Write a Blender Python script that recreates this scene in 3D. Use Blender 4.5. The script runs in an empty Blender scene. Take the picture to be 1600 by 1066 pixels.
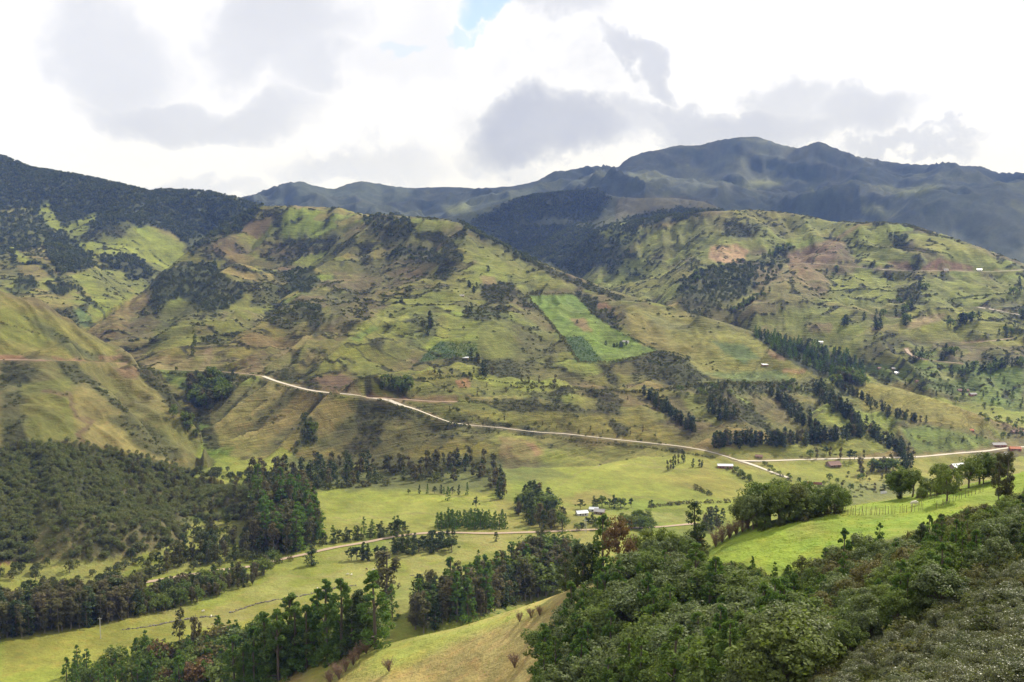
import bpy, math, random
import numpy as np
from mathutils import Vector, Matrix
scene = bpy.context.scene
COLL = scene.collection
R = math.radians
# ---------------- camera
cam = bpy.data.cameras.new("camera"); cam.lens = 35.0; cam.sensor_width = 36.0; cam.clip_start = 0.5; cam.clip_end = 40000
camo = bpy.data.objects.new("camera", cam); COLL.objects.link(camo)
camo.location = (0, 0, 0); camo.rotation_euler = (R(90-5.616), 0, 0); scene.camera = camo
# ---------------- sun
SUN_AZ, SUN_EL = R(41), R(42)          # ahead of the viewpoint, to the right
sun = bpy.data.lights.new("sun", 'SUN'); sun.energy = 5.0; sun.angle = R(.53); sun.color = (1, .94, .83)
suno = bpy.data.objects.new("sun", sun); COLL.objects.link(suno); suno.location = (0, 0, 900)
SUND = Vector((math.sin(SUN_AZ)*math.cos(SUN_EL), math.cos(SUN_AZ)*math.cos(SUN_EL), math.sin(SUN_EL)))
suno.rotation_euler = SUND.to_track_quat('Z', 'Y').to_euler()
# ---------------- sky: daylight blue behind a broken deck of bright cloud
world = bpy.data.worlds.new("World"); scene.world = world; world.use_nodes = True
nt = world.node_tree; nt.nodes.clear(); N, LK = nt.nodes.new, nt.links.new
def math_(nt, op, a, b=None, c=None, clamp=False):
    n = nt.nodes.new('ShaderNodeMath'); n.operation = op; n.use_clamp = clamp
    for i, v in enumerate((a, b, c)):
        if v is None: continue
        if isinstance(v, (int, float)): n.inputs[i].default_value = v
        else: nt.links.new(v, n.inputs[i])
    return n.outputs[0]
def noise_(nt, vec, scale, detail=5, rough=.55, dist=0):
    n = nt.nodes.new('ShaderNodeTexNoise'); n.inputs['Scale'].default_value = scale; n.inputs['Detail'].default_value = detail
    n.inputs['Roughness'].default_value = rough; n.inputs['Distortion'].default_value = dist
    if vec is not None: nt.links.new(vec, n.inputs['Vector'])
    return n
def ramp_(nt, fac, stops):
    n = nt.nodes.new('ShaderNodeValToRGB'); e = n.color_ramp.elements
    while len(e) > 1: e.remove(e[-1])
    for i, (p, c) in enumerate(stops):
        k = e[0] if i == 0 else e.new(p)
        k.position = p; k.color = (c[0], c[1], c[2], 1) if not isinstance(c, (int, float)) else (c, c, c, 1)
    nt.links.new(fac, n.inputs[0]); return n.outputs[0]
def mixrgb_(nt, fac, a, b, mode='MIX'):
    n = nt.nodes.new('ShaderNodeMix'); n.data_type = 'RGBA'; n.blend_type = mode
    for s, v in ((n.inputs[0], fac), (n.inputs[6], a), (n.inputs[7], b)):
        if isinstance(v, (int, float)): s.default_value = v
        elif isinstance(v, (tuple, list)): s.default_value = (v[0], v[1], v[2], 1)
        else: nt.links.new(v, s)
    return n.outputs[2]
sky = N('ShaderNodeTexSky'); sky.sky_type = 'NISHITA'; sky.sun_disc = False; sky.sun_elevation = SUN_EL; sky.sun_rotation = SUN_AZ
sky.altitude = 2500
tc = N('ShaderNodeTexCoord'); gen = tc.outputs['Generated']
sp = N('ShaderNodeSeparateXYZ'); LK(gen, sp.inputs[0])
ny = math_(nt, 'MAXIMUM', sp.outputs[1], .05)
U = math_(nt, 'DIVIDE', sp.outputs[0], ny); Wt = math_(nt, 'DIVIDE', sp.outputs[2], ny)
nz1 = noise_(nt, gen, 8, 11, .62); nz2 = noise_(nt, gen, 3.3, 6, .55)
s1 = N('ShaderNodeSeparateXYZ'); LK(nz1.outputs['Color'], s1.inputs[0]); s2 = N('ShaderNodeSeparateXYZ'); LK(nz2.outputs['Color'], s2.inputs[0])
def warp(v, k):
    v = math_(nt, 'MULTIPLY_ADD', math_(nt, 'SUBTRACT', s1.outputs[k], .5), .13, v)
    return math_(nt, 'MULTIPLY_ADD', math_(nt, 'SUBTRACT', s2.outputs[k], .5), .16, v)
Uw, Ww = warp(U, 0), warp(Wt, 1)
def blob(px, py, rx, ry, amt, rot=0, soft=1.):
    a = (px-800)/1556.; b = (533-py)/1556.; y = math.cos(R(5.616))+b*math.sin(R(5.616))
    u, w = a/y, (-math.sin(R(5.616))+b*math.cos(R(5.616)))/y
    du = math_(nt, 'SUBTRACT', Uw, u); dw = math_(nt, 'SUBTRACT', Ww, w); c, s = math.cos(R(rot)), math.sin(R(rot))
    p = math_(nt, 'MULTIPLY', math_(nt, 'ADD', math_(nt, 'MULTIPLY', du, c), math_(nt, 'MULTIPLY', dw, s)), 1556./rx)
    q = math_(nt, 'MULTIPLY', math_(nt, 'SUBTRACT', math_(nt, 'MULTIPLY', dw, c), math_(nt, 'MULTIPLY', du, s)), 1556./ry)
    d = math_(nt, 'ADD', math_(nt, 'MULTIPLY', p, p), math_(nt, 'MULTIPLY', q, q))
    n = N('ShaderNodeMapRange'); n.interpolation_type = 'SMOOTHSTEP'; LK(d, n.inputs[0])
    n.inputs[1].default_value = 1.6*soft; n.inputs[2].default_value = .15; n.inputs[3].default_value = 0; n.inputs[4].default_value = amt
    return n.outputs[0]
grey = None
for b in [(190,70,110,80,.36), (430,35,130,65,.40), (330,150,190,40,.46), (510,90,80,50,.34), (842,216,118,48,.9,0,1.2), (985,105,80,22,.55,-32,1.1), (1130,182,240,28,.56,0,1.2), (1370,168,100,32,.5,0,1.2),
          (1440,215,130,14,.45), (560,235,140,36,.33), (870,20,80,40,.45), (330,275,120,22,.3), (640,60,80,70,.2), (1250,140,70,30,.4), (1010,200,100,28,.45)]:
    o = blob(*b); grey = o if grey is None else math_(nt, 'MAXIMUM', grey, o)
wisps = noise_(nt, gen, 5.0, 8, .62, .3)
w2 = N('ShaderNodeMapRange'); LK(wisps.outputs['Fac'], w2.inputs[0]); w2.inputs[1].default_value = .55; w2.inputs[2].default_value = .68; w2.inputs[3].default_value = 0; w2.inputs[4].default_value = .30
grey = math_(nt, 'MULTIPLY', grey, math_(nt, 'MULTIPLY_ADD', nz1.outputs['Fac'], .9, .55))
grey = math_(nt, 'MAXIMUM', grey, w2.outputs[0], clamp=True)
cloudc = ramp_(nt, grey, [(.03, (.86, .86, .86)), (.16, (.80, .80, .83)), (.34, (.68, .69, .735)), (.6, (.565, .58, .64)), (1, (.45, .47, .55))])
hole = math_(nt, 'MAXIMUM', blob(758,22,42,17,.7), math_(nt, 'MAXIMUM', blob(722,45,30,9,.45), blob(615,50,30,10,.25)))
h2 = N('ShaderNodeMapRange'); LK(nz2.outputs['Fac'], h2.inputs[0]); h2.inputs[1].default_value = .30; h2.inputs[2].default_value = .24; h2.inputs[3].default_value = 0; h2.inputs[4].default_value = .8
hole = math_(nt, 'MAXIMUM', hole, h2.outputs[0], clamp=True)
bg1 = N('ShaderNodeBackground'); LK(cloudc, bg1.inputs[0]); bg1.inputs[1].default_value = 1.0
bg2 = N('ShaderNodeBackground'); LK(sky.outputs[0], bg2.inputs[0]); bg2.inputs[1].default_value = .15
mx = N('ShaderNodeMixShader'); LK(hole, mx.inputs[0]); LK(bg1.outputs[0], mx.inputs[1]); LK(bg2.outputs[0], mx.inputs[2])
wo = N('ShaderNodeOutputWorld'); LK(mx.outputs[0], wo.inputs[0])
# ---------------- exposure and sampling
scene.view_settings.view_transform = 'Standard'; scene.view_settings.look = 'None'
scene.view_settings.exposure = 0.30; scene.view_settings.gamma = 1.0; scene.view_settings.use_curve_mapping = False
scene.cycles.max_bounces = 5; scene.cycles.diffuse_bounces = 2; scene.cycles.transmission_bounces = 3; scene.cycles.glossy_bounces = 2
scene.cycles.volume_bounces = 0; scene.cycles.transparent_max_bounces = 8
scene.cycles.use_denoising = True
#<<TERRAIN
import numpy as np, math
F = 1556.0; TH = math.radians(5.616); CT, ST = math.cos(TH), math.sin(TH)
def uw(px, py):
    """photo pixel -> tangents (x/y, z/y) seen from the viewpoint"""
    a = (np.asarray(px, float)-800)/F; b = (533-np.asarray(py, float))/F
    y = CT+b*ST
    return a/y, (-ST+b*CT)/y
def project(x, y, z):
    c = y*CT-z*ST; v = y*ST+z*CT
    c = np.maximum(c, 1e-3)
    return 800+F*x/c, 533-F*v/c

# ---- lattice noise -------------------------------------------------------
def _hash(ix, iy, seed):
    h = (ix.astype(np.int64)*374761393+iy.astype(np.int64)*668265263+seed*1442695041) & 0xffffffff
    h = ((h ^ (h >> 13))*1274126177) & 0xffffffff
    h = ((h ^ (h >> 16))*2246822519) & 0xffffffff
    return ((h ^ (h >> 15)) & 0xffffff)/float(0xffffff)
def vnoise(x, y, seed=0):
    ix = np.floor(x); iy = np.floor(y); fx = x-ix; fy = y-iy
    fx = fx*fx*fx*(fx*(fx*6-15)+10); fy = fy*fy*fy*(fy*(fy*6-15)+10)
    ix = ix.astype(np.int64); iy = iy.astype(np.int64)
    a = _hash(ix, iy, seed); b = _hash(ix+1, iy, seed); c = _hash(ix, iy+1, seed); d = _hash(ix+1, iy+1, seed)
    return (a+(b-a)*fx+(c-a)*fy+(a-b-c+d)*fx*fy)*2-1
def fbm(x, y, octv=4, seed=0, gain=.5):
    s = 0; a = 1.; n = 0
    for k in range(octv):
        s = s+a*vnoise(x*2**k+17.3*k, y*2**k-9.1*k, seed+k*13); n += a; a *= gain
    return s/n*1.6
def ridged(x, y, octv=4, seed=0):
    s = 0; a = 1.; n = 0
    for k in range(octv):
        s = s+a*(1-2*np.abs(vnoise(x*2**k+5.7*k, y*2**k+3.3*k, seed+k*7))**.8); n += a; a *= .5
    return s/n
def voronoi(x, y, seed=0, jit=.9):
    """F1, F2 and the id of the nearest cell"""
    ix = np.floor(x).astype(np.int64); iy = np.floor(y).astype(np.int64)
    f1 = np.full(x.shape, 9.); f2 = np.full(x.shape, 9.); cid = np.zeros(x.shape)
    for dx in (-1, 0, 1):
        for dy in (-1, 0, 1):
            cx = ix+dx; cy = iy+dy
            px_ = cx+.5+jit*(_hash(cx, cy, seed)-.5); py_ = cy+.5+jit*(_hash(cx, cy, seed+1)-.5)
            d = np.hypot(x-px_, y-py_)
            m = d < f1
            f2 = np.where(m, f1, np.minimum(f2, d)); cid = np.where(m, _hash(cx, cy, seed+2), cid); f1 = np.where(m, d, f1)
    return f1, f2, cid
def sstep(a, b, x):
    t = np.clip((x-a)/(b-a), 0, 1); return t*t*(3-2*t)

# ---- terrain sheets: thin plate splines through surveyed points ------------
CRESTS = []
def pts(lst, back=0, slope=.35, sheet=None):
    """(px, py, distance) -> rows x, y, z; back adds the fall of the ground behind a crest"""
    o = []
    if back: CRESTS.append((sheet, lst))
    for px, py, Y in lst:
        u, w = uw(px, py); o.append((u*Y, Y, w*Y))
        if back:
            for k in (1, 3):
                Z = Y+back*k; o.append((u*Z, Z, w*Y-slope*back*k))
    return o
def ptz(lst):
    o = []
    for px, py, z in lst:
        u, w = uw(px, py); Y = z/w; o.append((u*Y, Y, z))
    return o
def tps(P, X, Y, S, smooth=1e-4):
    P = np.array(P, float); n = len(P)
    A = P[:, :2]/S; z = P[:, 2]
    def ker(d2): return np.where(d2 > 1e-12, .5*d2*np.log(np.maximum(d2, 1e-12)), 0)
    d2 = ((A[:, None]-A[None])**2).sum(-1)
    M = np.zeros((n+3, n+3)); M[:n, :n] = ker(d2)+smooth*np.eye(n); M[:n, n] = 1; M[:n, n+1:] = A; M[n:, :n] = M[:n, n:].T
    c = np.linalg.solve(M, np.concatenate([z, np.zeros(3)]))
    out = c[n]+c[n+1]*X/S+c[n+2]*Y/S
    for i in range(n):
        out = out+c[i]*ker((X/S-A[i, 0])**2+(Y/S-A[i, 1])**2)
    return out
VALLEY = ptz([(-150,1050,-184),(0,1050,-186),(0,960,-189),(200,1000,-190),(200,900,-200),(450,880,-203),(450,960,-195),(650,840,-208),(650,920,-198),
 (750,960,-192),(600,1010,-188),(450,770,-214),(600,770,-216),(750,760,-220),(850,850,-208),(900,800,-220),(1000,760,-226),(1000,720,-228),
 (1150,740,-231),(1165,720,-230),(1300,760,-236),(1300,700,-235),(1450,700,-239),(1570,705,-243),(1700,720,-243),(1600,650,-238),(1450,640,-236),
 (1150,800,-228),(1000,850,-220),(1350,610,-231),(1500,600,-230),(338,724,-208)])
VALLEY += [(float(uw(px, 600)[0])*Y, Y, z) for px, Y, z in ((322, 1040, -216), (300, 1120, -214), (262, 1230, -205), (215, 1400, -192), (160, 1600, -178))]
VALLEY += pts([(120,530,1750),(1250,1000,560),(900,1050,500),(1600,950,650)])+[(x, y, -238) for x in (-1200, 0, 1200) for y in (2400, 4000)]+[(-200, 200, -190), (200, 200, -190), (0, 0, -190)]
CENTRAL = pts([(400,322,2600),(450,322,2550),(500,324,2500),(530,325,2450),(560,334,2420),(620,337,2350),(690,342,2250),(725,350,2200),(760,370,2150),(795,388,2100),(830,405,2050),
 (900,433,1950),(960,455,1880),(1040,478,1800),(1100,495,1730),(1160,513,1660),(1205,530,1600),(1250,560,1530),(1300,582,1450)], 70, .4, 1)
CENTRAL += pts([(370,340,2520),(330,365,2380),(290,395,2250),(255,425,2130),(225,455,2000),(170,495,1800),(135,518,1660)], 60, .5, 1)
CENTRAL += pts([(1340,592,1400),(1400,606,1370),(1480,630,1320),(1560,660,1260)], 50, .3, 1)
CENTRAL += pts([(165,550,1480),(190,558,1400),(225,577,1290),(300,578,1270),(360,582,1250),(420,592,1190),(500,610,1130),(580,620,1085),(640,636,1070),(700,658,1060),
 (800,672,1075),(900,682,1080),(1000,690,1085),(1100,705,1070),(1165,720,1048),
 (300,610,1200),(340,660,1075),(400,680,1010),(360,720,950),(420,735,935),(430,640,1090),(500,670,1010),(500,730,945),(600,680,1000),(600,725,955),(750,690,1020),(750,725,975),(850,740,965),(950,750,965),
 (350,430,2080),(420,380,2280),(450,430,2020),(500,380,2220),(560,420,2080),(620,380,2150),(420,500,1600),(300,520,1560),(240,520,1600),(350,500,1720),(500,500,1640),
 (300,555,1380),(400,555,1340),(480,560,1330),(560,560,1240),(600,515,1430),(650,478,1640),(690,440,1820),(735,400,2030),(560,480,1780),(620,440,1960),
 (800,460,1760),(850,520,1500),(900,600,1260),(700,560,1330),(650,600,1180),(750,620,1150),(750,500,1560),(850,630,1140),(1000,540,1500),(1000,620,1230),(1100,560,1450),(1100,640,1180),(950,500,1680),
 (1200,600,1360),(1200,660,1170),(1300,640,1240),(1300,680,1140),(1400,650,1230),(1500,680,1170),(1250,690,1110),(1400,690,1140)])
CENTRAL += [(-1100, 1500, -330), (-1400, 2400, -330), (1100, 1150, -300), (900, 1900, -330), (1400, 1500, -330), (0, 700, -330), (-500, 600, -360), (500, 700, -330), (0, 3400, -300), (1200, 3000, -400), (-1500, 3200, -300), (1000,900,-320)]
LEFT = pts([(-150,410,1350),(-60,440,1320),(0,462,1300),(60,482,1280),(100,500,1260),(150,527,1230),(190,556,1190),(230,588,1140),(270,622,1070),(300,665,1000),(328,718,930)], 40, .5, 2)
LEFT += pts([(0,560,1010),(60,562,1030),(110,563,1035),(0,640,840),(100,640,870),(50,600,930),(170,620,935),(215,665,880),(260,720,840),(150,680,830),
 (160,575,1120),(215,625,1040),(260,675,960),(300,735,890),(130,720,780),(0,760,670),(100,800,655),(200,820,660),(300,800,735),(360,775,800),(400,820,712),(0,860,585),(60,850,605),(130,860,600),
 (-150,560,960),(-150,760,640),(-150,900,520)])
LEFT += ptz([(470,850,-218),(300,885,-212),(130,925,-204),(0,925,-199),(0,1000,-205)])+[(-150, 700, -300), (-100, 1000, -320), (-250, 1400, -400), (-900, 2000, -400), (200, 600, -320), (-100, 400, -300), (-600,1900,-400), (-152, 745, -219), (-195, 820, -224), (-240, 880, -228), (-120, 780, -240)]
RIGHT = pts([(930,362,3000),(960,350,2980),(1000,345,2950),(1060,336,2900),(1100,331,2850),(1170,328,2800),(1220,331,2750),(1260,337,2700),(1300,346,2620),(1340,349,2550),(1380,347,2500),(1420,351,2450),
 (1480,368,2400),(1530,386,2350),(1600,412,2300),(1720,455,2200)], 80, .35, 3)
RIGHT += pts([(945,400,2700),(970,440,2480),(1050,400,2450),(1150,395,2400),(1250,390,2380),(1050,450,2200),(1150,450,2060),(1100,490,1880),(1200,440,2120),(1250,460,2020),(1350,415,2200),(1350,480,1930),(1450,415,2150),(1550,440,2030),
 (1450,480,1900),(1550,500,1830),(1250,520,1760),(1200,520,1760),(1350,540,1690),(1450,540,1680),(1550,560,1600),(1600,600,1470),(1700,600,1450),(1400,580,1580),(1500,600,1490),(1350,590,1560),(1700,520,1750)])
RIGHT += [(0, 2900, -330), (-100, 2000, -330), (100, 3800, -200), (1000, 1100, -320), (300, 1500, -330), (900, 3600, -300), (1900, 3300, -300)]
BACKL = pts([(-150,205,3400),(-60,228,3350),(0,243,3300),(50,262,3300),(105,272,3250),(150,280,3200),(185,288,3150),(235,300,3100),(265,294,3200),(300,298,3180),(330,301,3150),(370,309,3100),(400,320,3050),(450,345,3000)], 90, .3, 4)
BACKL += pts([(0,330,2720),(100,335,2700),(150,330,2800),(200,345,2680),(290,350,2800),(380,345,2850),(0,400,2250),(50,370,2480),(100,395,2280),(170,400,2380),(150,370,2560),(250,390,2620),(300,385,2680),(320,350,2850),(0,450,1900),(60,470,1790),
 (130,500,1740),(200,455,2100),(230,430,2350),(60,430,2020),(280,410,2560),(170,440,2100),(130,450,1980),(-150,350,2600),(-150,450,1900)])
BACKL += [(-300, 2600, -300), (0, 3200, -300), (-500, 1500, -350), (-1200, 1100, -350), (-1300,4200,-300)]
SPUR = pts([(640,352,4300),(700,340,4250),(740,330,4200),(790,315,4200),(830,305,4200),(880,300,4150),(930,297,4100),(960,307,4000),(1000,310,3900),(1050,309,3800),(1100,315,3700),(1130,328,3620),(1180,352,3500)], 120, .35, 5)
SPUR += pts([(800,365,3700),(900,360,3500),(850,420,3050),(950,430,2900),(1000,338,3480),(1050,345,3350),(760,350,3900),(900,330,3850),(700,370,3800)])
SPUR += [(-900, 3800, -300), (-500, 2800, -300), (1500, 3200, -300), (1500, 4500, -200), (400, 5200, -200)]
FAR = pts([(250,350,6900),(330,330,6700),(385,309,6600),(430,292,6500),(468,283,6500),(490,290,6550),(520,296,6600),(548,286,6600),(568,283,6700),(600,289,6700),(640,294,6800),(700,292,6900),(740,294,7000),(800,291,7000),
 (835,284,7000),(870,267,6900),(900,267,6950),(945,262,7000),(968,262,7000),(978,250,7050),(1000,241,7050),(1060,227,7100),(1090,228,7000),(1120,220,6900),(1155,214,6800),(1185,214,6700),(1220,226,6700),(1245,232,6700),(1282,221,6600),(1310,234,6600),
 (1340,244,6600),(1400,255,6500),(1440,258,6450),(1470,256,6400),(1500,262,6350),(1530,262,6300),(1560,272,6000),(1600,270,5800),(1750,280,5600)], 200, .4, 6)
FAR += pts([(600,332,5200),(500,320,5400),(440,310,5600),(750,318,5200),(900,295,5500),(1100,300,5200),(1200,345,4300),(1400,355,4300),(1600,390,3500),(1500,370,3800),(1420,345,4300),(1150,262,6000),(1180,290,5500),(1100,260,6100),(1250,300,5300),
 (1290,262,5900),(1400,290,5500),(1340,320,4900),(1460,320,4800),(1550,320,4500),(1560,350,4000),(1050,290,5400),(980,285,5600),(680,318,5400),(640,310,5900),(1700,380,3500)])
FAR += [(-1800, 4500, -200), (0, 3800, -300), (900, 3200, -350), (2000, 2600, -300)]
NEAR = pts([(1105,858,225),(1140,838,228),(1180,818,232),(1250,806,238),(1330,792,246),(1440,772,256),(1520,757,262),(1600,738,268),(1700,720,272)], 14, .42, 7)
NEAR += pts([(440,1045,295),(520,1020,290),(600,1008,284),(650,995,280),(710,982,275),(760,967,270),(850,937,258),(900,918,248),(960,895,240),(1020,882,234),(1060,872,230)], 12, .45, 7)
NEAR += pts([(1180,860,205),(1255,895,185),(1300,850,195),(1400,820,205),(1500,800,205),(1600,780,205),(1600,830,150),(1500,840,170),(1400,850,185),(1320,880,170),(700,1066,235),(850,1000,222),(800,1066,215),(900,1000,205),(1000,950,195),
 (1150,915,182),(1250,980,150),(1100,1066,140),(950,1066,165),(1600,880,105),(1500,900,120),(1400,930,130),(1300,1066,90),(1350,990,115),(1600,1000,62),(1600,1066,48),(1450,1000,85),(1450,1066,66),(1700,1000,55),(520,1066,262),(420,1100,270),(1700,850,110)])
NEAR += [(0, 20, -14), (-40, 60, -45), (30, 30, -16), (-100, 120, -90), (-160, 200, -135), (-300, 250, -185), (-300, 350, -230), (-60, 420, -210), (100, 380, -190), (300, 450, -190), (-100,340,-172), (-200,300,-170),(60,340,-165),(180,350,-150)]
NEAR = np.array(NEAR)
SHEETS = [VALLEY, CENTRAL, LEFT, RIGHT, BACKL, SPUR, FAR, NEAR]

NC = 760
rows = np.concatenate([np.geomspace(22, 300, 220, endpoint=False), np.geomspace(300, 700, 170, endpoint=False), np.geomspace(700, 3300, 500, endpoint=False), np.geomspace(3300, 9500, 190)])
cols = np.linspace(-.60, .60, NC); K0 = 80.0
GY = np.repeat(rows[:, None], NC, 1); GX = cols[None]*(rows[:, None]+K0)
def crest_fix(Z, X, Y, lst, reach=.82, cap=200):
    """raises or lowers the ground near a crest so that the skyline it makes is the surveyed one"""
    L = np.array(sorted((uw(p[0], p[1])[0], uw(p[0], p[1])[1], p[2]) for p in lst))
    us = np.linspace(L[0, 0], L[-1, 0], 500)
    wt = np.interp(us, L[:, 0], L[:, 1]); yc = np.interp(us, L[:, 0], L[:, 2])
    s = us[None]*rows[:, None]/(rows[:, None]+K0); ci = (s-cols[0])/(cols[1]-cols[0]); c0 = np.clip(ci.astype(int), 0, NC-2); f = np.clip(ci-c0, 0, 1)
    r = np.arange(len(rows))[:, None]
    w = (Z[r, c0]*(1-f)+Z[r, c0+1]*f)/rows[:, None]
    near = (rows[:, None] > reach*yc) & (rows[:, None] < 1.12*yc)
    dw = wt-np.where(near, w, -9).max(0)
    dw = np.convolve(np.pad(dw, 2, mode='edge'), np.ones(5)/5, 'valid')
    U = X/Y; D = np.interp(U, us, dw); C = np.interp(U, us, yc)
    side = sstep(us[0]-.04, us[0], U)*(1-sstep(us[-1], us[-1]+.04, U))
    return Z+np.clip(D*Y, -cap, cap)*sstep(reach-.1, .97, Y/C)*side
def heights(X, Y):
    zs = [tps(P, X, Y, 1000., 2e-8) for P in SHEETS]
    xb = np.interp(Y, [600, 660, 720, 800, 930, 1250], [-140, -150, -185, -215, -278, -440])
    zs[2] = zs[2]-np.maximum(X-xb, 0)*1.1
    for k, lst in CRESTS: zs[k] = crest_fix(zs[k], X, Y, lst, .9 if k in (2, 7) else .82, 7 if k == 2 else 200)
    # each sheet only where it can be seen, or falls away
    zs[0] = np.clip(zs[0], -260, -130)
    zs[7] = np.where(Y > 480, -400, zs[7]-sstep(330, 480, Y)*150)
    zs[1] = np.where((Y < 880) | (Y > 3300), -400, zs[1])
    zs[2] = np.where((Y > 2000) | (Y < 420), -400, zs[2])
    zs[3] = np.where((Y < 1350) | (Y > 4000), -400, zs[3])
    zs[4] = np.where(Y < 1400, -400, zs[4]); zs[5] = np.where(Y < 2700, -400, zs[5]); zs[6] = np.where(Y < 3300, -400, zs[6])
    Z = np.stack(zs); ident = Z.argmax(0)
    # soft maximum, so the sheets meet in a rounded valley line
    k = np.clip(Y*.0035, .8, 9)
    M = Z.max(0); Zs = M+k*np.log(np.exp(np.clip((Z-M)/k, -40, 0)).sum(0))
    return Zs, ident

# ---- relief of the ground: gullies, spurs, terraces --------------------------
BASE, IDENT = heights(GX, GY)
def blur(a, n=6, it=2):
    for _ in range(it):
        for ax in (0, 1):
            p = np.pad(a, [(n, n) if i == ax else (0, 0) for i in (0, 1)], mode='edge')
            c = np.cumsum(p, ax); c = np.concatenate([np.zeros_like(np.take(c, [0], ax)), c], ax)
            a = (np.take(c, range(2*n+1, c.shape[ax]), ax)-np.take(c, range(0, c.shape[ax]-2*n-1), ax))/(2*n+1)
    return a
def column(px, py_hint):
    """distances, heights and screen rows along the line of sight that goes through a photo column"""
    u, _ = uw(px, py_hint)
    s = (u*rows)/(rows+K0); ci = (s-cols[0])/(cols[1]-cols[0]); c0 = np.clip(ci.astype(int), 0, NC-2); f = np.clip(ci-c0, 0, 1)
    r = np.arange(len(rows)); z = Z[r, c0]*(1-f)+Z[r, c0+1]*f
    _, yy = project(u*rows, rows, z)
    return u, z, yy
def pick(px, py, lo=0, hi=1e9):
    """first ground point seen at a photo pixel, between two distances"""
    u, z, yy = column(px, py)
    ok = np.where((yy <= py) & (rows >= lo) & (rows <= hi))[0]
    if len(ok) == 0:
        k = np.argmin(np.abs(yy-py)+((rows < lo) | (rows > hi))*1e4); return (u*rows[k], rows[k], z[k])
    k = ok[0]
    if k == 0 or yy[k-1] <= py or rows[k-1] < lo: return (u*rows[k], rows[k], z[k])
    t = (yy[k-1]-py)/(yy[k-1]-yy[k]+1e-9); Y = rows[k-1]+(rows[k]-rows[k-1])*t
    return (u*Y, Y, z[k-1]+(z[k]-z[k-1])*t)
def ground(x, y, G=None):
    """height of the ground at any x, y (arrays)"""
    G = Z if G is None else G
    x = np.asarray(x, float); y = np.asarray(y, float)
    ri = np.interp(y, rows, np.arange(len(rows))); r0 = np.clip(ri.astype(int), 0, len(rows)-2); fr = ri-r0
    ci = (x/(y+K0)-cols[0])/(cols[1]-cols[0]); c0 = np.clip(ci.astype(int), 0, NC-2); fc = np.clip(ci-c0, 0, 1)
    return (G[r0, c0]*(1-fc)+G[r0, c0+1]*fc)*(1-fr)+(G[r0+1, c0]*(1-fc)+G[r0+1, c0+1]*fc)*fr
def near_line(W, reach):
    m = (GX > W[:, 0].min()-reach) & (GX < W[:, 0].max()+reach) & (GY > W[:, 1].min()-reach) & (GY < W[:, 1].max()+reach)
    sel = np.where(m); x = GX[sel]; y = GY[sel]; d = np.full(x.shape, 1e9); zz = np.zeros(x.shape)
    for a, b in zip(W[:-1], W[1:]):
        e = b[:2]-a[:2]; L = (e**2).sum()+1e-9; t = np.clip(((x-a[0])*e[0]+(y-a[1])*e[1])/L, 0, 1)
        dd = np.hypot(x-a[0]-t*e[0], y-a[1]-t*e[1]); k = dd < d; d = np.where(k, dd, d); zz = np.where(k, a[2]+t*(b[2]-a[2]), zz)
    return sel, d, zz

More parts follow.
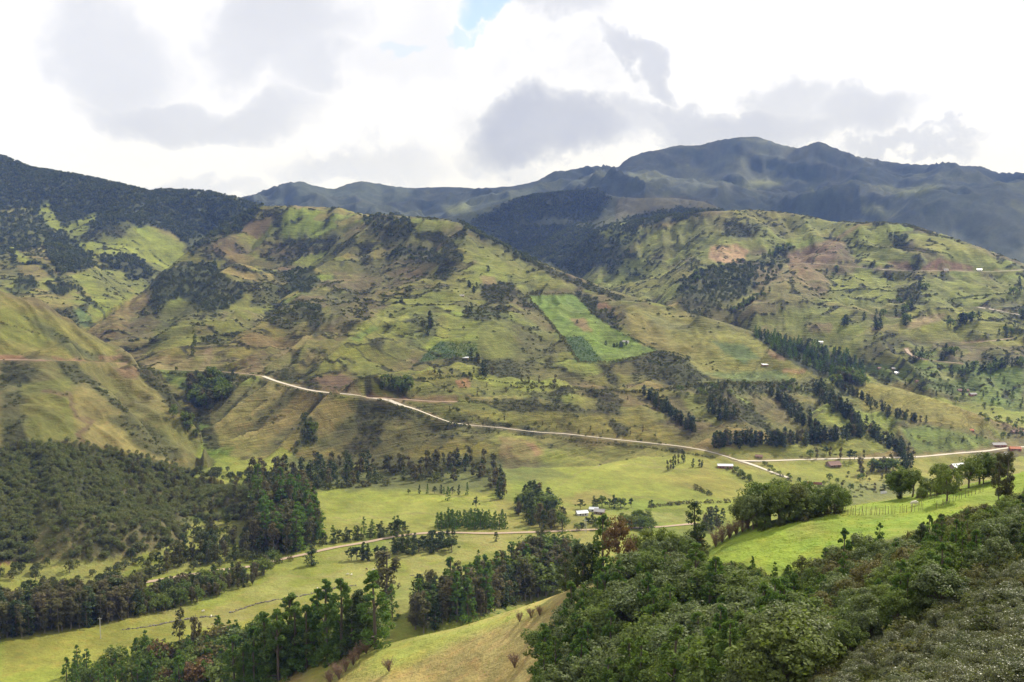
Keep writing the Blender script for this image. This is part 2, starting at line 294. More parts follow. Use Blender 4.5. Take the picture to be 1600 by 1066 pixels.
# spurs (+) and gullies (-) that can be followed by eye, as lines over the ground
SPURS = [(82, 95, 1350, 2500, [(735,400),(690,440),(640,482),(590,520),(540,556),(490,590)]), (-62, 62, 1350, 2600, [(690,385),(640,425),(580,468),(530,508),(485,548),(440,578)]),
 (40, 75, 1350, 2700, [(600,350),(550,400),(500,450),(440,500),(380,545)]), (-36, 52, 1350, 2700, [(540,345),(490,395),(440,445),(390,495),(345,535)]),
 (38, 75, 1350, 2700, [(460,345),(400,400),(350,460),(300,515),(250,550)]), (-32, 52, 1350, 2700, [(400,350),(330,420),(270,480),(220,535)]),
 (-12, 45, 1200, 2200, [(735,480),(690,520),(640,560),(600,600)]), (14, 60, 1100, 2200, [(800,440),(780,500),(740,550),(700,610)]), (-12, 60, 1100, 2200, [(860,440),(850,500),(840,560),(820,620)]),
 (14, 80, 1100, 2000, [(960,470),(990,520),(1020,570),(1040,600)]), (-8, 60, 1100, 2000, [(1040,490),(1080,540),(1110,590)]),
 (30, 42, 800, 1300, [(110,563),(150,603),(200,652),(240,700),(275,735)]), (-26, 34, 800, 1300, [(165,568),(212,618),(258,670),(296,718)]), (20, 34, 600, 1100, [(60,575),(95,620),(125,665),(145,700)]), (-18, 30, 600, 1100, [(100,585),(135,630),(165,675),(195,715)]),
 (-10, 30, 500, 1100, [(0,590),(30,640),(40,700),(60,780)]), (10, 40, 500, 900, [(60,700),(75,770),(100,850)]), (10, 40, 500, 900, [(380,780),(300,815),(230,850)]),
 (12, 30, 880, 1300, [(560,618),(510,655),(460,695),(410,735)]), (-10, 22, 880, 1300, [(520,615),(470,655),(430,690),(385,730)]), (12, 30, 880, 1300, [(640,640),(590,690),(545,735)]), (-12, 24, 880, 1300, [(600,632),(560,675),(510,725)]), (-10, 24, 880, 1300, [(680,655),(640,690),(590,738)]),
 (9, 26, 880, 1300, [(430,595),(390,640),(350,690)]), (9, 26, 880, 1300, [(480,610),(430,655),(380,705)]),
 (50, 95, 1500, 3300, [(1345,352),(1295,395),(1235,445),(1170,500)]), (-44, 60, 1500, 3300, [(1300,352),(1245,395),(1180,445),(1110,495)]), (38, 95, 1500, 3300, [(1180,345),(1130,400),(1060,450),(1010,470)]), (-34, 65, 1500, 3300, [(1080,350),(1040,400),(990,445)]),
 (-16, 60, 1300, 3300, [(1400,395),(1390,450),(1370,510),(1350,560)]), (18, 80, 1300, 3300, [(1470,380),(1450,440),(1430,500),(1400,540)]), (-14, 60, 1300, 3300, [(1540,420),(1520,480),(1480,540)]),
 (-45, 130, 1800, 3200, [(330,345),(290,380),(262,420),(225,452)]), (30, 120, 1500, 3200, [(180,310),(170,360),(200,410),(225,440)]), (-28, 90, 1500, 3200, [(100,320),(110,360),(160,405),(200,450)]), (24, 90, 1500, 3000, [(40,370),(90,405),(150,445),(180,480)]),
 (50, 200, 2900, 5200, [(1000,312),(960,340),(900,380),(850,420)]), (-45, 180, 2900, 5200, [(930,320),(880,350),(820,385)])]
SPURS += [(a*.42, w*.8, 3300, 7600, l) for a, w, l in [(240, 500, [(1155,222),(1120,262),(1085,300)]), (-170, 330, [(1200,232),(1185,270),(1200,320)]), (200, 380, [(1250,236),(1215,275),(1240,318)]), (-200, 340, [(1290,245),(1290,290),(1270,330)]),
 (220, 420, [(1340,248),(1370,285),(1350,325)]), (-160, 330, [(1420,262),(1440,300),(1400,345)]), (220, 420, [(1500,265),(1470,305),(1460,350)]), (-160, 300, [(1540,275),(1530,320),(1500,360)]), (180, 380, [(1000,246),(1010,280),(980,300)]), (-170, 320, [(1060,240),(1040,280),(1030,305)]),
 (170, 360, [(900,270),(860,290),(800,310)]), (-120, 300, [(840,288),(800,305),(760,320)]), (150, 320, [(640,296),(610,315),(580,330)]), (-110, 260, [(600,296),(570,312),(530,322)]), (130, 300, [(470,286),(480,305),(500,318)]), (170, 350, [(1600,285),(1560,320),(1540,355)]), (130, 300, [(740,296),(720,315),(690,335)])]]
Z = BASE
for amp, wid, lo, hi, ln in SPURS:
    W = np.array([pick(px, py, lo, hi) for px, py in ln]); sel, d, _z = near_line(W, wid*3.5)
    w2_ = np.where(d < wid*3.5, np.exp(-np.sqrt((d/wid)**2+.04)*1.3), 0)-math.exp(-4.5)
    BASE[sel] += amp*np.maximum(w2_, 0)*(BASE[sel] > -300)
AMP = np.array([[0, 0, 1.0], [18, 1.0, 6.0], [14, .8, 5], [18, 1.0, 9], [22, 0, 12], [34, 0, 22], [45, 0, 14], [0, 0, .8]])
A_g = blur(AMP[IDENT, 0]); A_t = blur(AMP[IDENT, 1], 3, 1); A_f = blur(AMP[IDENT, 2])
wob = fbm(GX/300, GY/300, 3, 5)*60; wob2 = fbm(GX/300, GY/300, 3, 9)*60
# gullies run down the slopes, roughly toward the viewpoint and to the left
ang = np.where(IDENT == 2, -.75, np.where(IDENT == 3, .15, .42)); ca, sa = np.cos(ang), np.sin(ang)
ac = (GX+wob)*ca-(GY+wob2)*sa; al = (GX+wob)*sa+(GY+wob2)*ca
sc = np.where(IDENT >= 4, 2.4, 1.)*np.where(IDENT == 6, 1.7, 1.)
GUL = ridged(ac/(110*sc), al/(420*sc), 4, 21)
Z = BASE+A_g*GUL+A_f*fbm(GX/(140*sc), GY/(140*sc), 4, 33)
Z += np.where(IDENT == 6, .1, .35)*A_g*ridged(ac/(38*sc), al/(170*sc), 3, 77)
far_s = sstep(3600, 4600, GY)
Z += far_s*48*ridged(GX/520+wob2/200, GY/860+wob/200, 3, 57)*sstep(6300, 5500, GY)
Z += far_s*(120*ridged(GX/1000+wob/400, GY/1900+wob2/400, 3, 51)-20)*sstep(0, 500, np.abs(6800-GY)+120)
# patchwork of small fields with banks between them
fw = fbm(GX/120, GY/120, 3, 61)*.18
fsc = np.where(IDENT == 3, .72, .85)
FX = (GX/125+GY/300)/fsc+fw; FY = (GY-GX*.25)/50/fsc+fbm(GX/120, GY/120, 3, 62)*.18+.35*np.sin(GX/150.)
F1, F2, CID = voronoi(FX, FY, 3)
EDGE = 1-sstep(.04, .13, F2-F1)
Z += A_t*((CID-.5)*3.2*sstep(.0, .12, F2-F1))
del wob, wob2, ac, al
# keep each skyline where it was surveyed
LEVEL = [(7, .95), (2, .95), (1, .9), (3, .9), (4, .86), (5, .9), (6, .8)]
for k, reach in LEVEL:
    for kk, lst in CRESTS:
        if kk == k:
            Zk = np.where((IDENT == k) | (BASE < -300), Z, -900.)
            Zn = crest_fix(Zk, GX, GY, lst, reach, 5 if k == 2 else 200)
            Yc = np.interp(GX/GY, *np.array(sorted((uw(p[0], p[1])[0], p[2]) for p in lst)).T)
            ok = (IDENT == k) & (np.abs(Zn-Zk) < (500 if k == 6 else 6 if k == 2 else 60))
            d = np.where(ok, Zn-Zk, 0)
            Z = Z+d

#>>TERRAIN
#<<PAINT
# ---- ground cover: what grows or lies where, as albedo ------------------------
PX, PY = project(GX, GY, Z)
PXn = PX+fbm(GX/14, GY/22, 3, 201)*(4200/np.maximum(GY, 600)); PYn = PY+fbm(GX/14, GY/22, 3, 202)*(2600/np.maximum(GY, 600))
C3 = lambda r, g, b: np.array([r, g, b], float)
GRASS, BRIGHT, OLIVE, DRY, TAN = C3(.158, .180, .034), C3(.135, .205, .036), C3(.100, .102, .034), C3(.200, .165, .062), C3(.30, .245, .105)
SCRUB, WOOD, SOIL, RED, PALE = C3(.050, .056, .024), C3(.048, .058, .026), C3(.15, .10, .065), C3(.215, .125, .075), C3(.36, .27, .19)
CROP, BROWN, FARBL = C3(.062, .110, .042), C3(.118, .090, .052), C3(.050, .060, .032)
MEADOW = C3(.190, .255, .034)
n1 = fbm(GX/160, GY/260, 4, 301); n2 = fbm(GX/45, GY/70, 4, 302); n3 = fbm(GX/14, GY/20, 3, 303); nB = fbm(GX/500, GY/500, 3, 304)
def mixc(a, b, t): return a+(b-a)*np.clip(t, 0, 1)[..., None]
COL = np.broadcast_to(GRASS, Z.shape+(3,)).copy()
COL = mixc(COL, DRY, .45+.9*n1)
COL = mixc(COL, OLIVE, sstep(.0, .7, n2+.2*n1)*.6)
SHR = np.zeros(Z.shape)            # density of shrubs, 0..1
WDN = np.zeros(Z.shape)            # density of wood
def inside(poly, soft=3., noisy=True, lo=0, hi=1e9):
    P = np.array(poly, float); X_, Y_ = (PXn, PYn) if noisy else (PX, PY)
    x0, y0 = P.min(0)-soft*2; x1, y1 = P.max(0)+soft*2
    sel = np.where((PX > x0-6) & (PX < x1+6) & (PY > y0-6) & (PY < y1+6) & (GY > lo) & (GY < hi))
    m = np.zeros(Z.shape)
    if len(sel[0]) == 0: return m
    x = X_[sel]; y = Y_[sel]; d = np.full(x.shape, 1e9); ins = np.zeros(x.shape, bool)
    for i in range(len(P)):
        a = P[i]; b = P[(i+1) % len(P)]; e = b-a; L = (e**2).sum()+1e-9
        t = np.clip(((x-a[0])*e[0]+(y-a[1])*e[1])/L, 0, 1)
        d = np.minimum(d, np.hypot(x-a[0]-t*e[0], y-a[1]-t*e[1]))
        c = (a[1] > y) != (b[1] > y)
        ins ^= c & (x < (b[0]-a[0])*(y-a[1])/(b[1]-a[1]+1e-12)+a[0])
    sd = np.where(ins, d, -d)
    m[sel] = sstep(-soft, soft, sd)
    return m
def along(line, width, soft=1.5, noisy=True, lo=0, hi=1e9):
    P = np.array(line, float); X_, Y_ = (PXn, PYn) if noisy else (PX, PY)
    m = np.zeros(Z.shape); w = width+soft
    x0, y0 = P.min(0)-w-6; x1, y1 = P.max(0)+w+6
    sel = np.where((PX > x0) & (PX < x1) & (PY > y0) & (PY < y1) & (GY > lo) & (GY < hi))
    x = X_[sel]; y = Y_[sel]; d = np.full(x.shape, 1e9)
    for a, b in zip(P[:-1], P[1:]):
        e = b-a; L = (e**2).sum()+1e-9; t = np.clip(((x-a[0])*e[0]+(y-a[1])*e[1])/L, 0, 1)
        d = np.minimum(d, np.hypot(x-a[0]-t*e[0], y-a[1]-t*e[1]))
    m[sel] = 1-sstep(width-soft, width+soft, d)
    return m
def paint(m, col, amt=1.): global COL; COL = mixc(COL, col, m*amt)

isC, isL, isR, isB, isS, isF, isV, isN = [(IDENT == k)*1. for k in (1, 2, 3, 4, 5, 6, 0, 7)]
# -- patchwork on the central and right hills
tone = CID
patch = np.where((tone < .30)[..., None], OLIVE*1.1, np.where((tone < .62)[..., None], GRASS, np.where((tone < .80)[..., None], GRASS*1.12+C3(.0, .03, 0), np.where((tone < .92)[..., None], DRY, BROWN))))
fieldy = blur((isC+isR+isB*.8), 3, 1)*np.clip(.62+.35*nB, 0, 1)
COL = mixc(COL, patch, fieldy*.85)
# shade of the banks, painted in with the hedge scrub between the fields
edge = EDGE*fieldy*sstep(-.55, .1, n2)
COL = mixc(COL, SCRUB*1.1, edge*.85)
SHR = np.maximum(SHR, edge*.8)
# streaks of scrub following the gullies
west = sstep(760, 560, PX)
gl = sstep(.15+.15*west, -.45, GUL)*sstep(-.35-.2*west, .35, n2+.25*n1)*(isC*.95+isL*.6+isR*.95+isB)
COL = mixc(COL, SCRUB*1.5, gl*.7); SHR = np.maximum(SHR, gl*.75)
spot = sstep(.28-.12*west, .62, fbm(GX/60, GY/80, 4, 401))*(isC+isR+isB+.4*isL)
COL = mixc(COL, SCRUB*1.4, spot*.75); SHR = np.maximum(SHR, spot*.8)
brown = sstep(.05-.1*west, .6, fbm(GX/110, GY/150, 3, 402)+.25*n3)*(isC*.8+isR*.9+isL*.5)
COL = mixc(COL, BROWN, brown*.8)
stripe = ridged((GY-GX*.3)/17+n1*1.5, (GX+GY*.2)/150, 2, 93)*(isC+isR+isL+isB)
COL = mixc(COL, C3(.085, .075, .038), sstep(-.05, -.6, stripe)*sstep(-.5, .4, n2)*.55)
Z = Z+blur((isC+isR+isL)*1., 2, 1)*stripe*.9

PT = []   # (kind, polygon or line, colour, amount, softness, wood, shrub, lo, hi)
def P(poly, col, amt=.9, soft=3., wood=0, shrub=None, lo=0, hi=1e9, noisy=True):
    global COL, SHR, WDN
    m = inside(poly, soft, noisy, lo, hi)
    COL = mixc(COL, col, m*amt*(1-.0*n3))
    if wood: WDN = np.maximum(WDN*(1-m), m*wood)
    else: WDN = WDN*(1-m*amt)
    SHR = SHR*(1-m*amt) if shrub is None else SHR*(1-m)+shrub*m
def Ln(line, w, col, amt=.9, soft=1., wood=0, shrub=None, lo=0, hi=1e9, noisy=True):
    global COL, SHR, WDN
    m = along(line, w, soft, noisy, lo, hi); COL = mixc(COL, col, m*amt)
    if wood: WDN = np.maximum(WDN, m*wood)
    if shrub is not None: SHR = np.maximum(SHR, shrub*m)

# ======== far range
COL = mixc(COL, C3(.036, .048, .034), isF*.93)
COL = mixc(COL, C3(.095, .095, .045), isF*sstep(.0, .8, ridged(GX/600, GY/900, 3, 411)+.3*n1)*sstep(600, 0, np.abs(GY-6700))*.5)
COL = mixc(COL, C3(.11, .12, .05), isF*sstep(.45, .8, fbm(GX/260, GY/360, 4, 412))*.5)
for q in ([(1155,288),(1180,280),(1230,280),(1222,290),(1170,295)], [(1395,300),(1450,285),(1470,290),(1440,305),(1400,306)], [(1260,295),(1275,292),(1272,300)],
          [(1345,325),(1375,322),(1385,335),(1350,333)], [(690,322),(730,315),(735,330),(700,335)], [(1375,292),(1400,288),(1395,298)]):
    P(q, C3(.12, .135, .05), .9, 6, lo=3300)
P([(740,345),(850,300),(960,300),(970,330),(900,350),(800,352)], WOOD*.8, .9, 4, lo=2700)
# ======== wooded spur behind the valley
COL = mixc(COL, FARBL*1.0, isS*.92)
P([(740,345),(830,300),(930,294),(955,312),(930,345),(860,340),(760,360)], WOOD*.7, .95, 4, wood=.9, lo=2700, hi=5000)
P([(965,310),(1050,306),(1110,314),(1125,328),(1060,325),(1000,340),(960,345)], C3(.085, .078, .042), .8, 4, lo=2700, hi=5000)
P([(700,352),(950,352),(1000,350),(960,470),(900,430),(830,400)], FARBL*.75, .9, 6, wood=.85, lo=2700, hi=5000)
P([(970,342),(1060,325),(1130,330),(1100,345),(1000,352)], FARBL*.8, .9, 4, wood=.8, lo=2700, hi=5000)
# ======== forested ridge on the left
P([(-150,190),(0,238),(150,278),(240,298),(330,298),(410,320),(395,345),(370,365),(340,372),(320,380),(300,392),(285,378),(268,362),(235,352),(215,356),(200,345),(170,357),(150,360),(130,350),(120,368),(60,330),(40,325),(0,330),(-150,320)], WOOD, .96, 3, wood=1, lo=1400)
P([(55,330),(75,315),(82,330),(100,355),(95,362),(70,350)], GRASS, .9, 2, lo=1400)
P([(95,358),(120,345),(150,330),(155,340),(135,362),(120,370)], GRASS, .9, 2, lo=1400)
P([(0,332),(60,330),(75,350),(60,390),(0,400)], SCRUB*1.3, .8, 5, wood=.55, lo=1400)
P([(68,368),(95,362),(115,375),(140,395),(150,415),(120,425),(95,428),(80,410),(72,390)], WOOD, .95, 3, wood=1, lo=1400)
P([(118,382),(170,375),(235,368),(262,372),(285,385),(290,405),(240,410),(180,400),(130,393)], GRASS*1.1, .85, 4, lo=1400)
P([(150,402),(205,397),(235,415),(240,430),(205,440),(190,425),(160,410)], SCRUB, .9, 3, wood=.8, lo=1400)
P([(245,380),(290,400),(265,425),(240,415)], GRASS*1.15, .8, 4, lo=1400)
P([(290,375),(350,365),(330,385),(300,400)], SCRUB*1.4, .8, 4, wood=.4, lo=1400)
P([(110,430),(150,420),(170,430),(205,455),(225,460),(180,480),(150,470)], GRASS, .8, 4, lo=1400)
P([(145,428),(175,430),(200,455),(180,475),(155,462)], OLIVE, .6, 5, lo=1400)
P([(0,390),(25,395),(65,410),(60,420),(20,425),(0,420)], OLIVE*.9, .6, 4, shrub=.5, lo=1400)
P([(15,380),(30,395),(62,412),(40,415),(15,395)], GRASS*1.2, .8, 3, lo=1400)
P([(28,415),(62,412),(80,428),(60,440),(35,440)], DRY*.9, .8, 3, lo=1400)
P([(30,430),(55,432),(60,450),(30,460),(20,450)], WOOD, .9, 3, wood=.9, lo=1400)
P([(72,445),(100,440),(112,455),(90,462),(75,455)], WOOD, .9, 3, wood=.9, lo=1400)
P([(60,452),(100,465),(130,480),(120,500),(80,490),(20,465)], DRY, .6, 5, lo=1400)
Ln([(0,375),(10,388),(22,400),(20,412),(60,412),(75,425),(90,440),(125,452),(135,470),(165,490)], 2.2, WOOD, .9, 1, wood=.9, lo=1400)
P([(112,485),(128,478),(140,495),(145,510),(130,512)], CROP, .8, 2, lo=1400)
P([(60,480),(115,480),(130,510),(120,520),(60,495)], SCRUB*1.3, .75, 5, shrub=.8, lo=1400)
# ======== central hill
P([(240,440),(275,418),(330,410),(350,430),(385,450),(375,470),(340,490),(310,488),(290,470),(255,480),(235,470)], WOOD*1.1, .92, 4, wood=.95, lo=1350, hi=2700)
P([(225,465),(250,478),(245,495),(205,540),(195,552),(185,545),(215,500)], SCRUB*1.2, .9, 4, shrub=.95, lo=1250, hi=2700)
P([(262,470),(282,465),(285,478),(262,482)], GRASS, .8, 2, lo=1350)
P([(135,518),(180,480),(225,455),(235,470),(205,500),(165,535),(145,530)], C3(.20, .15, .065), .85, 4, lo=1350, hi=2700)
P([(250,490),(300,470),(330,492),(300,520),(225,560),(200,556)], OLIVE*1.05, .7, 5, shrub=.35, lo=1250, hi=2700)
P([(445,424),(490,420),(500,440),(485,458),(455,455)], WOOD*1.2, .9, 3, wood=.9, lo=1250)
P([(470,478),(500,475),(507,495),(500,520),(490,530),(480,505),(455,490)], WOOD, .95, 3, wood=1, lo=1250)
P([(410,485),(455,480),(475,500),(455,520),(420,510)], SCRUB*1.2, .85, 4, shrub=.8, lo=1250)
P([(400,430),(440,440),(430,480),(390,480)], SCRUB*1.3, .7, 5, shrub=.6, lo=1250)
P([(565,340),(620,335),(650,350),(640,370),(600,385),(585,370)], SCRUB*1.1, .85, 4, wood=.5, lo=1250)
P([(615,390),(660,385),(695,400),(690,412),(650,412),(615,402)], WOOD*1.2, .9, 3, wood=.8, lo=1250)
P([(650,360),(690,362),(705,375),(680,382),(650,372)], SCRUB*1.1, .8, 3, shrub=.9, lo=1250)
P([(520,425),(580,430),(600,445),(560,455),(525,450)], BROWN*1.2, .75, 4, lo=1250)
P([(505,460),(545,455),(560,475),(540,490),(515,485)], SCRUB*1.4, .7, 4, shrub=.5, lo=1250)
P([(715,345),(750,355),(800,385),(835,402),(850,420),(820,412),(770,385),(730,362)], SCRUB, .9, 2, wood=.7, lo=1250)
P([(835,408),(900,436),(960,458),(990,470),(960,468),(900,446),(850,425)], SCRUB*1.1, .85, 2, shrub=.95, lo=1250)
P([(640,455),(700,450),(735,420),(760,400),(790,410),(800,440),(760,450),(735,460),(690,480),(640,500),(600,520),(560,560),(520,580),(480,590),(560,510)], GRASS*1.13, .62, 5, lo=1000, hi=2700)
P([(700,370),(770,385),(850,425),(900,450),(820,455),(760,425),(740,400)], GRASS*1.1, .6, 5, lo=1250)
P([(745,445),(800,440),(810,460),(790,475),(755,470)], SCRUB*1.3, .8, 4, shrub=.9, lo=1200)
P([(752,432),(775,432),(778,445),(755,445)], C3(.22,.155,.09), .7, 2, lo=1200)
P([(725,480),(790,478),(800,500),(760,505),(720,500)], SCRUB*1.6, .7, 4, shrub=.7, lo=1200)
# the green field with its hedges and the crop plot
P([(823,462),(895,459),(960,515),(1028,549),(985,562),(950,566),(900,566),(880,528)], BRIGHT, .97, 1.2, lo=1000)
P([(880,527),(912,527),(942,565),(905,566)], CROP*.85, .95, 1, lo=1000)
P([(888,497),(912,497),(925,517),(910,517)], C3(.22,.16,.09), .85, 2, lo=1000)
P([(896,460),(930,462),(945,480),(960,500),(975,520),(960,515),(925,490)], SCRUB*1.2, .9, 2, shrub=1, lo=1000)
P([(960,470),(985,462),(1010,478),(1040,495),(1000,520),(970,512)], OLIVE*1.1, .6, 4, shrub=.3, lo=1000)
P([(932,474),(952,474),(955,484),(935,483)], RED, .8, 1.5, lo=1000)
P([(980,480),(1080,485),(1200,535),(1290,585),(1210,600),(1100,590),(1040,550),(990,530)], GRASS*1.02+C3(.03,0,.01), .75, 5, lo=1000)
P([(1010,490),(1070,505),(1080,520),(1020,512)], SCRUB*1.8, .5, 5, lo=1000)
P([(975,560),(1030,552),(1075,562),(1110,590),(1060,608),(1010,590)], SCRUB*1.5, .8, 4, shrub=.75, lo=1000)
P([(1108,532),(1165,540),(1185,560),(1160,568),(1130,550)], CROP*1.15, .7, 4, lo=1000)
P([(1100,583),(1220,580),(1245,595),(1150,598)], CROP*1.3, .6, 4, lo=1000)
P([(1195,545),(1230,555),(1225,565),(1205,558)], C3(.2,.12,.08), .7, 2, lo=1000)
P([(1222,576),(1260,578),(1258,584),(1225,583)], C3(.33,.2,.11), .8, 1.5, lo=1000)
# crop field and ploughed plot beside the small hut
P([(672,545),(690,534),(745,538),(745,556),(700,560),(655,565)], CROP*.85, .95, 1.5, lo=1000)
P([(610,575),(640,557),(655,562),(635,580),(605,582)], C3(.19,.15,.09), .85, 2, lo=1000)
P([(545,530),(580,508),(592,512),(560,535)], BRIGHT*.85, .8, 2, lo=1000)
P([(560,540),(600,520),(640,545),(640,580),(560,590),(540,570)], GRASS*1.0, .5, 5, lo=1000)
P([(640,490),(680,490),(685,520),(655,545),(635,545)], SCRUB*1.6, .8, 4, shrub=.5, lo=1000)
P([(750,560),(800,560),(820,590),(780,592),(755,580)], SCRUB*1.3, .8, 4, shrub=.9, lo=1000)
P([(802,490),(845,485),(880,545),(870,560),(825,555),(800,520)], OLIVE*.95, .7, 5, shrub=.4, lo=1000)
P([(700,500),(800,500),(805,560),(720,560),(690,530)], GRASS*1.02, .5, 6, lo=1000)
# cut banks by the upper road
P([(318,548),(332,545),(330,572),(314,575)], PALE*.75, .6, 3, lo=1000)
P([(365,568),(395,556),(412,572),(418,586),(370,584)], C3(.19,.14,.085), .6, 3, lo=1000)
P([(490,590),(530,580),(560,600),(550,615),(500,610)], C3(.16,.115,.075), .8, 3, shrub=.2, lo=1000)
P([(205,560),(300,555),(320,575),(230,577)], C3(.15,.115,.06), .6, 3, lo=1200)
P([(600,616),(640,620),(715,618),(715,627),(620,628)], RED*.8, .5, 3, lo=1000)
P([(715,593),(735,592),(738,606),(716,606)], C3(.26,.14,.08), .8, 2, lo=1000)
P([(650,640),(720,655),(800,662),(960,680),(960,688),(700,668)], SCRUB*1.2, .75, 2, shrub=.8, lo=1000)
# slopes under the road
P([(290,625),(420,595),(520,615),(560,640),(480,700),(420,740),(340,730)], C3(.20,.17,.065), .8, 6, lo=880, hi=1400)
rib = ridged((GX*.85-GY*.42)/26, (GX*.42+GY*.85)/210, 3, 91)
mrib = inside([(290,625),(420,592),(560,615),(800,700),(700,730),(420,745),(340,730)], 8, True, 880, 1400)
COL = mixc(COL, SCRUB*1.4, mrib*sstep(.1, -.5, rib)*.75); SHR = np.maximum(SHR, mrib*sstep(.0, -.6, rib)*.6)
Z = Z+mrib*rib*4.5
P([(475,655),(495,655),(495,690),(465,705),(455,720),(450,710),(470,685)], WOOD*1.2, .9, 3, wood=.9, lo=880)
P([(560,620),(640,635),(640,650),(600,660),(590,700),(560,720),(530,715),(560,670)], SCRUB*1.4, .6, 4, shrub=.8, lo=880, hi=1400)
P([(600,660),(680,665),(640,700),(600,735),(580,735)], OLIVE, .6, 5, shrub=.4, lo=880, hi=1400)
P([(640,700),(700,690),(780,700),(790,730),(620,735)], GRASS*.85+C3(.03,0,0), .7, 5, lo=880, hi=1400)
P([(780,680),(830,690),(850,705),(845,735),(800,745),(780,715)], C3(.18,.13,.07), .6, 4, shrub=.3, lo=880, hi=1400)
P([(820,692),(836,694),(850,710),(835,712)], C3(.24,.15,.09), .8, 2, lo=880)
P([(700,640),(1000,650),(1090,700),(1000,690),(800,665)], GRASS+C3(.03,0,.005), .7, 5, lo=980, hi=1400)
P([(955,655),(975,665),(985,680),(965,680),(950,665)], SCRUB*1.3, .85, 2, shrub=.95, lo=980)
# left gully
P([(265,575),(300,580),(365,585),(370,610),(330,640),(310,640),(285,610)], WOOD*1.1, .9, 4, shrub=.9, wood=.8, lo=1000, hi=1500)
P([(240,580),(290,582),(300,610),(270,600)], BRIGHT*.7, .8, 4, lo=1000, hi=1500)
P([(305,640),(325,640),(340,690),(360,735),(335,730),(310,680)], SCRUB*1.5, .8, 4, shrub=.8, lo=880, hi=1250)
P([(325,705),(365,700),(355,735),(335,735)], BRIGHT*.85, .85, 4, lo=880, hi=1250)
P([(310,660),(325,662),(330,672),(312,672)], BRIGHT*.9, .8, 2, lo=880, hi=1250)
# ======== left spur
COL = mixc(COL, C3(.125, .112, .050), isL*(.78+.3*n2))
P([(-50,400),(0,460),(100,500),(190,555),(60,555),(-50,560)], GRASS*1.0+C3(.03,0,.01), .7, 6, lo=420, hi=1990)
P([(0,480),(60,495),(100,520),(60,545),(0,530)], GRASS*.95, .6, 5, lo=420, hi=1990)
P([(30,490),(80,510),(130,545),(150,560),(100,545),(60,520)], SCRUB*1.6, .7, 4, shrub=.6, lo=420, hi=1990)
P([(55,500),(120,540),(180,560),(140,560),(90,535)], SCRUB*1.5, .7, 4, shrub=.5, lo=420, hi=1990)
P([(0,570),(60,575),(40,600),(0,610)], SCRUB*1.3, .8, 5, shrub=.7, lo=420, hi=1990)
P([(80,565),(120,570),(160,610),(210,650),(160,640),(110,600)], SCRUB*1.5, .75, 4, shrub=.7, lo=420, hi=1990)
P([(120,565),(200,570),(230,590),(270,630),(300,665),(240,640),(190,600)], C3(.19,.165,.06), .7, 5, shrub=.15, lo=420, hi=1990)
P([(180,572),(225,575),(215,592),(190,590)], C3(.17,.10,.07), .7, 4, lo=420, hi=1990)
P([(100,605),(130,600),(180,640),(240,680),(300,720),(270,730),(200,715),(150,700),(110,660)], C3(.22,.185,.07), .75, 6, lo=420, hi=1990)
P([(165,650),(200,650),(260,680),(290,715),(270,722),(220,700)], SCRUB*1.5, .75, 5, shrub=.6, lo=420, hi=1990)
P([(30,600),(110,590),(115,640),(120,690),(40,690)], GRASS*.8, .6, 6, lo=420, hi=1990)
P([(0,620),(35,600),(40,690),(0,700)], SCRUB*1.5, .75, 6, shrub=.6, lo=420, hi=1990)
Ln([(70,610),(110,620),(118,650),(140,660),(120,680),(135,700)], 3.5, C3(.12,.085,.05), .8, 2, shrub=.5, lo=420, hi=1990)
P([(-5,556),(35,556),(42,564),(-5,565)], RED, .9, 1.5, lo=420, hi=1990); P([(75,556),(120,557),(122,562),(80,562)], RED*.8, .8, 1.5, lo=420, hi=1990)
P([(155,556),(190,559),(185,563),(160,562)], RED*.9, .8, 1.5, lo=420, hi=1990)
# woodland on the lower left slope
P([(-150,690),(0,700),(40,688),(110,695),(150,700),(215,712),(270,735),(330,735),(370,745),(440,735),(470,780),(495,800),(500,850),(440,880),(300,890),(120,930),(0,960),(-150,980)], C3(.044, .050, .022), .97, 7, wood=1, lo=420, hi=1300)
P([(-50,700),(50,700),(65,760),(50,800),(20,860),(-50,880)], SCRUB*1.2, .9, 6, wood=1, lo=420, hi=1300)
P([(60,760),(75,780),(110,850),(115,890),(60,900),(50,850)], OLIVE, .75, 6, wood=.45, lo=420, hi=1300)
P([(-5,880),(22,880),(28,925),(-5,925)], RED*.9, .85, 3, lo=420, hi=1300)
P([(285,812),(355,790),(360,797),(290,825)], C3(.10,.14,.03), .7, 3, lo=420, hi=1300)
# ======== right hill
P([(930,362),(975,345),(975,360),(1000,365),(1060,350),(1100,340),(1180,328),(1330,345),(1310,360),(1200,385),(1120,400),(1000,400),(950,372)], GRASS*1.12, .55, 5, lo=1350, hi=3300)
P([(940,375),(1000,400),(1030,410),(1000,440),(960,440),(945,405)], SCRUB*1.2, .85, 5, wood=.6, lo=1350, hi=3300)
P([(975,405),(1030,405),(1050,430),(1060,455),(1000,470),(950,450)], GRASS, .75, 5, lo=1350, hi=3300)
P([(1110,385),(1150,382),(1170,390),(1160,412),(1125,410),(1108,405)], C3(.33,.21,.14), .85, 3, lo=1350, hi=3300)
P([(1060,440),(1100,420),(1180,405),(1230,410),(1210,440),(1150,470),(1090,500),(1060,480)], SCRUB*1.15, .85, 6, wood=.5, lo=1350, hi=3300)
P([(1130,345),(1190,350),(1180,372),(1130,370)], SCRUB*1.2, .75, 4, shrub=.8, lo=1350, hi=3300)
P([(1230,395),(1310,370),(1340,352),(1330,375),(1280,420),(1235,435)], C3(.20,.13,.085), .8, 4, shrub=.15, lo=1350, hi=3300)
